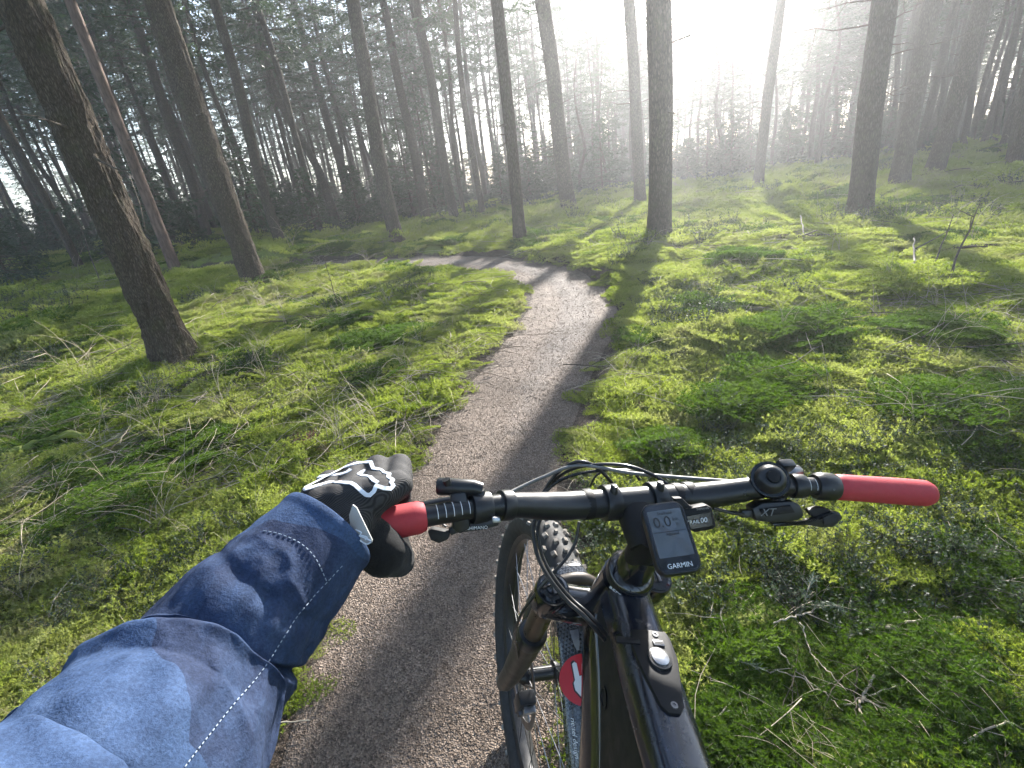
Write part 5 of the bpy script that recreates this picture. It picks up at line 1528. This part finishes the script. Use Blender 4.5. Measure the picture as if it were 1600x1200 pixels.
# stitching and printed marks that follow a surface
bv_sl = BVHTree.FromPolygons([tuple(v) for v in Vsl], [tuple(int(q) for q in f) for f in Fsl])
gco = get_co(gm); bv_gl = BVHTree.FromPolygons([tuple(v) for v in gco], [tuple(p.vertices) for p in gm.polygons])
def onto(bv, px, py, lift):
    d = Vector(px_ray(px, py)); hit_ = bv.ray_cast(Vector(CAM), d.normalized(), 2.0)
    if hit_[0] is None: return None, None
    n = hit_[1] if hit_[1].dot(d) < 0 else -hit_[1]
    return np.array(hit_[0] + n * lift), np.array(n)
def stitches(name, pix, bv, mat, parent, dash=4.6, gap=4.2, r=.00036):
    P = smooth_path(np.array(pix, float), 30); L = np.concatenate([[0], np.cumsum(np.linalg.norm(np.diff(P, axis=0), axis=1))])
    mb = MB(); x = 0
    while x + dash < L[-1]:
        q = []
        for y in np.linspace(x, x + dash, 4):
            p, n = onto(bv, np.interp(y, L, P[:, 0]), np.interp(y, L, P[:, 1]), .0006)
            if p is not None: q.append(p)
        if len(q) == 4: mb.tube(q, r, 5)
        x += dash + gap
    if mb.n:
        o = mb.build(name, mat, parent); o['kind'] = 'stuff'
M['thread'] = plain('thread', (.27, .33, .41), .8, var=.15)
stitches('seam_stitching', [(534, 884), (508, 912), (470, 955), (440, 1000), (408, 1050), (365, 1100), (325, 1150), (288, 1198), (270, 1225)], bv_sl, M['thread'], sleeve)
stitches('patch_stitching', [(412, 830), (440, 836), (470, 850), (492, 872), (506, 900), (511, 912)], bv_sl, M['thread'], sleeve, 4.2, 3.8, .0004)
def ribbon(name, strokes, bv, mat, parent, hw=.0019, sub_=6, thick=.0005):
    mb = MB()
    for st in strokes:
        P = np.array(st, float); Q = []
        for a, b in zip(P[:-1], P[1:]):
            n = max(2, int(np.linalg.norm(b - a) / 1.5)); Q += [a + (b - a) * k / n for k in range(n)]
        Q.append(P[-1])
        W = [onto(bv, x, y, .0010) for x, y in Q]
        pts = [p for p, n in W if p is not None]; nn_ = [n for p, n in W if p is not None]
        if len(pts) < 3: continue
        pts = np.array(pts); nn_ = np.array(nn_)
        for _ in range(3): nn_[1:-1] = (nn_[:-2] + nn_[1:-1] * 2 + nn_[2:]) / 4
        T_ = np.gradient(pts, axis=0); S_ = np.cross(T_, nn_); S_ /= np.linalg.norm(S_, axis=1)[:, None] + 1e-9
        m = len(pts)
        V = np.vstack([pts + S_ * hw, pts - S_ * hw, pts - S_ * hw - nn_ * thick * 2, pts + S_ * hw - nn_ * thick * 2])
        F = [(i, i + 1, m + i + 1, m + i) for i in range(m - 1)] + [(m + i, m + i + 1, 2 * m + i + 1, 2 * m + i) for i in range(m - 1)] + [(3 * m + i, 3 * m + i + 1, i + 1, i) for i in range(m - 1)]
        mb.add(V, F)
    return mb.build(name, mat, parent)
z5 = lambda L: [(440 + x / 6.667, 700 + y / 6.667) for x, y in L]
M['logo_white'] = plain('logo_white', (.70, .74, .80), .6, var=.06)
logo = [z5([(240, 435), (300, 350), (345, 322), (305, 328), (350, 280), (420, 228), (500, 216), (560, 214), (640, 206), (720, 180), (800, 157), (930, 147), (955, 215), (1030, 228), (1065, 258), (1122, 272), (1110, 310), (1158, 332), (1135, 362), (1165, 392), (1130, 425), (1060, 420), (985, 395), (962, 450), (920, 492), (880, 488), (830, 450), (760, 388), (720, 367), (620, 362), (510, 357), (400, 387), (290, 422), (240, 435)]),
        z5([(385, 305), (450, 292), (540, 282), (620, 275), (680, 255), (720, 225)]), z5([(870, 230), (800, 280), (850, 290), (920, 302), (960, 340), (1005, 365)])]
ribbon('logo_print', logo, bv_gl, M['logo_white'], glove)
# grey cuff tab of the glove
M['tab'] = plain('tab', (.36, .36, .35), .6, var=.08)
tabp = z5([(738, 590), (780, 622), (945, 962), (942, 985), (890, 1016), (830, 982), (715, 850), (700, 700)])
dtab = dep(wrist) - .038
tp3 = [cp(x, y, dtab + .012 * (1 if y < 800 else 0)) for x, y in tabp]
slab('cuff_tab', tabp, dtab, .0022, M['tab'], glove, .0006)
mb = MB()
for st in (z5([(722, 846), (790, 905), (850, 930), (930, 968)]), z5([(730, 880), (800, 950), (880, 1000), (925, 985)]), z5([(770, 850), (830, 880), (820, 905), (890, 930), (870, 955)])):
    q = np.array([cp(x, y, dtab - .0006) for x, y in st]); mb.tube(smooth_path(q, 4), .0006, 5)
mb.build('tab_print', M['logo_white'], glove)

# ------------------------------------------------------------------ single things lying or standing on the moss
def gpt(px, py, lift=0.02):
    p = hit(px, py); return p + np.array([0, 0, lift])
def stick(name, label, pix, r, mat='twig', cat='twig', lift=.025, side=0, seed=1, sides=7, lifts=None, group=None):
    """a twig or branch lying where the photo shows it; side = number of side shoots"""
    P = [gpt(x, y, lift if lifts is None else lifts[i]) for i, (x, y) in enumerate(pix)]
    base = P[0].copy()
    C = smooth_path(P, 7) if len(P) > 2 else np.linspace(P[0], P[1], 9)
    rs_ = np.random.default_rng(seed)
    L = np.linalg.norm(C[-1] - C[0])
    C[1:-1] += rs_.normal(size=(len(C) - 2, 3)) * min(.004, L * .012)
    C[:, 2] = np.maximum(C[:, 2], ground_z(C[:, 0], C[:, 1]) + r)
    root = empty(name, tuple(base)); tag(root, label, cat, group)
    MB().tube(C, np.linspace(r, r * .45, len(C)) * (1 + .12 * rs_.normal(size=len(C))), sides).build('stem', M[mat], root)
    for i in range(side):
        k = rs_.integers(2, len(C) - 2); d = C[k + 1] - C[k]; d /= np.linalg.norm(d); q = np.cross(d, [0, 0, 1]) * rs_.choice([-1, 1]); l = L * rs_.uniform(.12, .32)
        e = d * .6 + q * rs_.uniform(.5, 1) + np.array([0, 0, rs_.uniform(-.05, .25)])
        MB().tube([C[k], C[k] + e * l * .5, C[k] + e * l + rs_.normal(size=3) * l * .08], [r * .55, r * .42, r * .22], 5).build('side_shoot', M[mat], root)
    return root
NEAR_TWIGS = [
    ('pale crooked branch with side shoots on bright moss, right of the bike', [(1378, 1001), (1400, 990), (1440, 988), (1480, 985), (1540, 972)], .0042, 5),
    ('curved thick pale twig standing in dark moss near the bottom edge', [(1360, 1077), (1345, 1100), (1336, 1130), (1345, 1150), (1360, 1170)], .0034, 1),
    ('straight pale twig crossing the curved thick twig', [(1316, 1113), (1350, 1100), (1412, 1084)], .0024, 0),
    ('short pale twig just right of the frame, pointing up from the lower edge', [(1098, 1155), (1122, 1132), (1147, 1108)], .0032, 0),
    ('long thin straw-coloured twig slanting down right of the top tube', [(1142, 1063), (1200, 1070), (1260, 1095), (1312, 1130)], .0022, 1),
    ('long thin twig parallel below the first slanting twig', [(1206, 1030), (1250, 1065), (1290, 1100), (1330, 1125)], .0019, 0),
    ('dark-ended slim twig arching over bright moss below the gear shifter', [(1207, 985), (1250, 978), (1300, 962), (1370, 948), (1385, 942)], .0026, 1),
    ('bent thin twig dropping between moss and slim arching twig', [(1248, 982), (1258, 1020), (1266, 1040), (1290, 1080), (1315, 1108)], .0019, 0),
    ('short bent twig on dark moss beside the headset', [(1131, 966), (1125, 980), (1138, 1012)], .0022, 0),
    ('long straight twig running to the right edge above the crooked branch', [(1340, 938), (1400, 950), (1470, 962), (1560, 975), (1598, 980)], .0022, 1),
    ('long thin twig sloping from below the red grip towards the display', [(1352, 905), (1380, 930), (1400, 945), (1428, 962)], .0020, 0),
    ('bent pale twig under the right red grip', [(1322, 860), (1320, 885), (1330, 908), (1360, 912)], .0022, 0),
    ('pale twig lying below the far end of the right grip', [(1395, 815), (1398, 840), (1402, 868), (1390, 872)], .0028, 1),
    ('pair-like fine twig by the lower right corner', [(1345, 1110), (1390, 1135), (1428, 1162)], .0020, 1),
    ('thin twig rising at the lower right corner', [(1500, 1172), (1545, 1160), (1590, 1165)], .0030, 2),
    ('fine twig to the right of the crooked branch', [(1422, 1005), (1470, 1040), (1510, 1065), (1560, 1090)], .0018, 0),
    ('dark twig sticking up from moss below the crooked branch', [(1332, 1060), (1333, 1110), (1335, 1180)], .0022, 0),
    ('short twig left of the fir sprig, under the computer', [(1100, 925), (1112, 945), (1108, 985)], .0022, 0),
    ('fine branching twig beneath the assist display', [(1108, 845), (1120, 880), (1148, 935), (1160, 955)], .0018, 2),
]
for i, (lab, pix, r, sd) in enumerate(NEAR_TWIGS):
    stick('dead_twig', lab, pix, r, 'dark_twig' if 'dark twig' in lab else 'twig', side=sd, seed=500 + i, group='twigs on the moss beside the bike')
FAR_TWIGS = [
    ('long pale stalk crossing the moss left of the path', [(180, 605), (250, 655), (345, 725)], .0024, 0),
    ('pale stalk parallel to and left of the longest stalk', [(80, 603), (140, 632), (200, 657)], .0022, 0),
    ('long low stalk across moss in front of the blue sleeve', [(128, 690), (200, 720), (290, 738)], .0022, 1),
    ('forked pale twig lying near the left edge', [(112, 770), (100, 830), (104, 858)], .0024, 1),
    ('pale stick lying between left edge and mossy log', [(0, 815), (50, 785), (105, 750)], .0030, 2),
    ('crooked pale twig left of the path', [(225, 600), (248, 625), (240, 670)], .0040, 1),
    ('thick pale twig pointing at the foot of the thick rough-barked tree', [(142, 645), (165, 620), (188, 600)], .0050, 1),
    ('broken pale branch leaning at the foot of the thick rough-barked tree', [(160, 535), (180, 553), (205, 572)], .0060, 1),
    ('thin dark root curling on the path edge behind the glove', [(612, 640), (618, 665), (640, 680), (655, 700)], .0035, 1),
    ('thin twig lying across the left edge of the path', [(610, 660), (630, 668), (660, 672)], .0026, 0),
    ('dark twig lying flat on the moss right of the path', [(1020, 528), (1070, 530), (1130, 526)], .0050, 1),
    ('dark bent twig at the far right beneath the haze', [(1365, 600), (1400, 612), (1470, 632), (1540, 634)], .0065, 3),
    ('pale twig at the lower left by the sleeve', [(205, 830), (225, 800), (222, 870)], .0026, 2),
    ('stray bent twig on the path in front of the sleeve', [(402, 1165), (440, 1145), (490, 1138)], .0030, 0),
]
for i, (lab, pix, r, sd) in enumerate(FAR_TWIGS):
    stick('dead_twig', lab, pix, r, 'dark_twig' if lab.startswith(('dark', 'thin dark')) else 'twig', side=sd, seed=540 + i, lift=.03, group='twigs along the path')
M['grey_wood'] = plain('grey_wood', (.12, .10, .08), .8, var=.4, nscale=15)
# fallen branches and logs further off
stick('fallen_branch', 'long straight fallen branch on the sunny right slope', [(1215, 376), (1290, 374), (1375, 372)], .035, 'dark_twig', 'branch', .05, 3, 601)
stick('fallen_branch', 'dark fallen branch stretching to the right edge of the slope', [(1400, 408), (1480, 396), (1560, 391)], .03, 'dark_twig', 'branch', .05, 3, 602)
stick('fallen_branch', 'brushy fallen branch at the forest edge left of the knobbly trunk', [(455, 380), (500, 372), (545, 366)], .03, 'dark_twig', 'branch', .06, 6, 603)
stick('fallen_branch', 'pale fallen branch lying in the left woods behind the thick tree', [(75, 412), (130, 418), (175, 410)], .03, 'twig', 'branch', .08, 3, 604)
stick('fallen_log', 'short dark log lying beside the reddish pine', [(272, 381), (290, 388), (308, 394)], .11, 'dark_twig', 'log', .10, 0, 605, 14)
stick('mossy_root', 'moss-covered root bulging at the left edge of the clearing', [(28, 722), (75, 706), (120, 694), (142, 690)], .045, 'moss', 'root', .01, 0, 606, 14)
stick('branch_stub', 'pale curved broken branch standing on the right slope', [(1252, 386), (1254, 380), (1247, 370)], .015, 'grey_wood', 'branch', .02, 0, 607, lifts=[0, .12, .30])
stick('branch_stub', 'pale broken stump with twig near the two thin dark stems', [(1425, 438), (1424, 428), (1419, 412)], .015, 'grey_wood', 'branch', .02, 1, 608, lifts=[0, .10, .26])
def stem(label, foot, top, r, seed, side=3):
    """a bare thin sapling: stands at the foot, its tip where the photo shows it"""
    f = hit(*foot); d = px_ray(*top); k = (f - CAM).dot(FW); t = CAM + d * k
    rs_ = np.random.default_rng(seed); P = np.array([f + (t - f) * q + rs_.normal(size=3) * .005 * (0 < q < 1) for q in np.linspace(0, 1, 7)])
    root = empty('bare_sapling', tuple(f)); tag(root, label, 'sapling')
    MB().tube(smooth_path(P, 4), np.linspace(r, r * .3, 25), 8).build('stem', M['dark_twig'], root)
    for i in range(side):
        q = P[rs_.integers(3, 6)]; e = rs_.normal(size=3) * .05 + np.array([0, 0, .10])
        MB().tube([q, q + e * .6, q + e + rs_.normal(size=3) * .02], [r * .4, r * .3, r * .15], 5).build('side_shoot', M['dark_twig'], root)
stem('thicker of two bare dark stems leaning right on the sunny slope', (1475, 450), (1531, 318), .012, 611, 2)
stem('thinner of two bare dark stems leaning right on the sunny slope', (1453, 431), (1490, 335), .009, 612, 2)
stem('small bare sapling with fine twigs left of the path bend', (529, 482), (505, 398), .007, 613, 6)
stem('pale bare sapling in front of the left woods', (160, 450), (105, 300), .012, 614, 6)
stem('bare broken stem right beside the path bend', (1095, 600), (1110, 560), .004, 615, 2)

# fir sprigs, a cone, dead fern fronds
def needle_sprig(label, px, py, size, seed, mat='young_needles', n=70):
    p = gpt(px, py, .02); rs_ = np.random.default_rng(seed); root = empty('fir_sprig', tuple(p)); tag(root, label, 'fir sprig')
    a = rs_.uniform(0, 6.28); d = np.array([math.cos(a), math.sin(a), .25]); C = np.array([p + d * size * q + np.array([0, 0, .02 * math.sin(q * 3)]) for q in np.linspace(0, 1, 6)])
    MB().tube(C, np.linspace(.0016, .0008, 6), 5).build('stem', M['twig'], root)
    t = rs_.uniform(.05, 1, n); P = np.stack([np.interp(t, np.linspace(0, 1, 6), C[:, k]) for k in range(3)], 1)
    D = d + rs_.normal(size=(n, 3)) * .75; D /= np.linalg.norm(D, axis=1)[:, None]; L = size * .28 * rs_.uniform(.7, 1.2, n)
    v, f = needles_quads(P, D, L, np.full(n, .0009), rs_)
    o = MB().add(v, [tuple(q) for q in f]).build('needles', M[mat], root, smooth=False); o['kind'] = 'stuff'
M['pale_needles'] = leaf_mat('pale_needles', [(.3, (.13, .17, .13)), (.6, (.20, .25, .19)), (.8, (.30, .34, .27))], 1.2, tweight=.3)
needle_sprig('grey-green fir sprig beside the cone, right of the top tube', 1125, 1055, .10, 701, 'pale_needles', 110)
needle_sprig('grey fir sprig under the gear shifter, left of two', 1255, 950, .10, 702, 'pale_needles', 90)
needle_sprig('grey fir sprig right of the other sprig under the shifter', 1325, 972, .08, 703, 'pale_needles', 80)
needle_sprig('pale fir sprig on moss above the bell', 1215, 690, .10, 704, 'pale_needles', 80)
needle_sprig('dark fir sprig on the moss by the left edge', 170, 815, .16, 705, 'young_needles', 110)
needle_sprig('dark fir sprig behind the glove', 540, 650, .14, 706, 'young_needles', 100)
p = gpt(1086, 1058, .012); cone = empty('pine_cone', tuple(p)); tag(cone, 'brown open pine cone beside the top tube', 'pine cone')
M['cone'] = plain('cone', (.13, .075, .045), .8, var=.4, nscale=60)
MB().tube([p + BS * -.022, p + BS * .022], [.006, .004], 8).build('core', M['cone'], cone)
for i in range(34):
    a = i * 2.4; q = i / 34; c = p + BS * (-.022 + .044 * q); e = (np.array([0, 0, 1.0]) * math.cos(a) + np.cross(BS, [0, 0, 1.0]) * math.sin(a)); r = .014 * math.sin(.5 + 2.3 * q)
    MB().add([c, c + e * r + BS * .006 + np.cross(e, BS) * .005, c + e * r * 1.15 + BS * .008, c + e * r + BS * .006 - np.cross(e, BS) * .005, c + e * r * .8 + BS * .0025], [(0, 1, 2, 3), (0, 3, 4), (0, 4, 1), (1, 4, 2), (2, 4, 3)]).build('scale', M['cone'], cone, smooth=False)
def dead_fern(label, px, py, size, seed, nf=4, mat='dead_leaf'):
    p = gpt(px, py, .0); rs_ = np.random.default_rng(seed); root = empty('dead_fern', tuple(p)); tag(root, label, 'fern')
    for k in range(nf):
        a = rs_.uniform(0, 6.28); t = np.linspace(0, 1, 14); L = size * rs_.uniform(.6, 1.1)
        C = p + np.stack([np.cos(a + .5 * t) * t * L, np.sin(a + .5 * t) * t * L, L * (.5 * t - .55 * t ** 2) + .02], 1)
        mb = MB().tube(C, np.linspace(.0022, .0008, 14), 4)
        for i in range(2, 14):
            for sg in (-1, 1):
                d = C[i] - C[i - 1]; d /= np.linalg.norm(d); s_ = np.cross(d, [0, 0, 1.0]) * sg; l = L * .24 * (1 - t[i] * .8)
                e = s_ * l + d * l * .4 + np.array([0, 0, rs_.uniform(-.4, .3) * l])
                n = 4
                for m in range(n):
                    b = C[i] + e * (m + .5) / n; w = d * l * .13
                    mb.add([b - w * .5, b + e * .14 + w * .8, b + e * .3, b + e * .12 - w * .9], [(0, 1, 2, 3)])
        mb.build('frond', M[mat], root, smooth=False)
dead_fern('curled brown dead fern right behind the gloved hand', 500, 695, .26, 721, 6)
dead_fern('brown dead fern fronds left of the sleeve cuff', 375, 765, .16, 722, 4)
dead_fern('rust-brown fern frond low by the sleeve', 310, 812, .14, 723, 3)
dead_fern('reddish dead fern inside the path bend', 636, 428, .30, 724, 5)
dead_fern('small rusty fern beside the inner bend of the path', 770, 424, .24, 725, 4)
dead_fern('brown fern clump on the right near the path edge', 1008, 640, .12, 726, 3)

HAZE_D = 0.0040; HAZE_G = 0.6

# ------------------------------------------------------------------ added haze volume, largely standing in for veiling glare of the lens
hz = MB(); hz.box((0, 0, 12.2), (306, 0, 0), (0, 306, 0), (0, 0, 13.6))
hm = bpy.data.materials.new('haze'); hm.use_nodes = True
hn = hm.node_tree; hn.nodes.remove(hn.nodes['Principled BSDF'])
pv = hn.nodes.new('ShaderNodeVolumePrincipled')
pv.inputs['Color'].default_value = (.95, .97, 1, 1)
pv.inputs['Density'].default_value = HAZE_D
pv.inputs['Anisotropy'].default_value = HAZE_G
hn.links.new(pv.outputs[0], hn.nodes['Material Output'].inputs['Volume'])
haze = hz.build('haze', hm, None, smooth=False)
tag(haze, 'pale haze between the trees, added largely to imitate veiling lens glare', 'haze', kind='stuff')
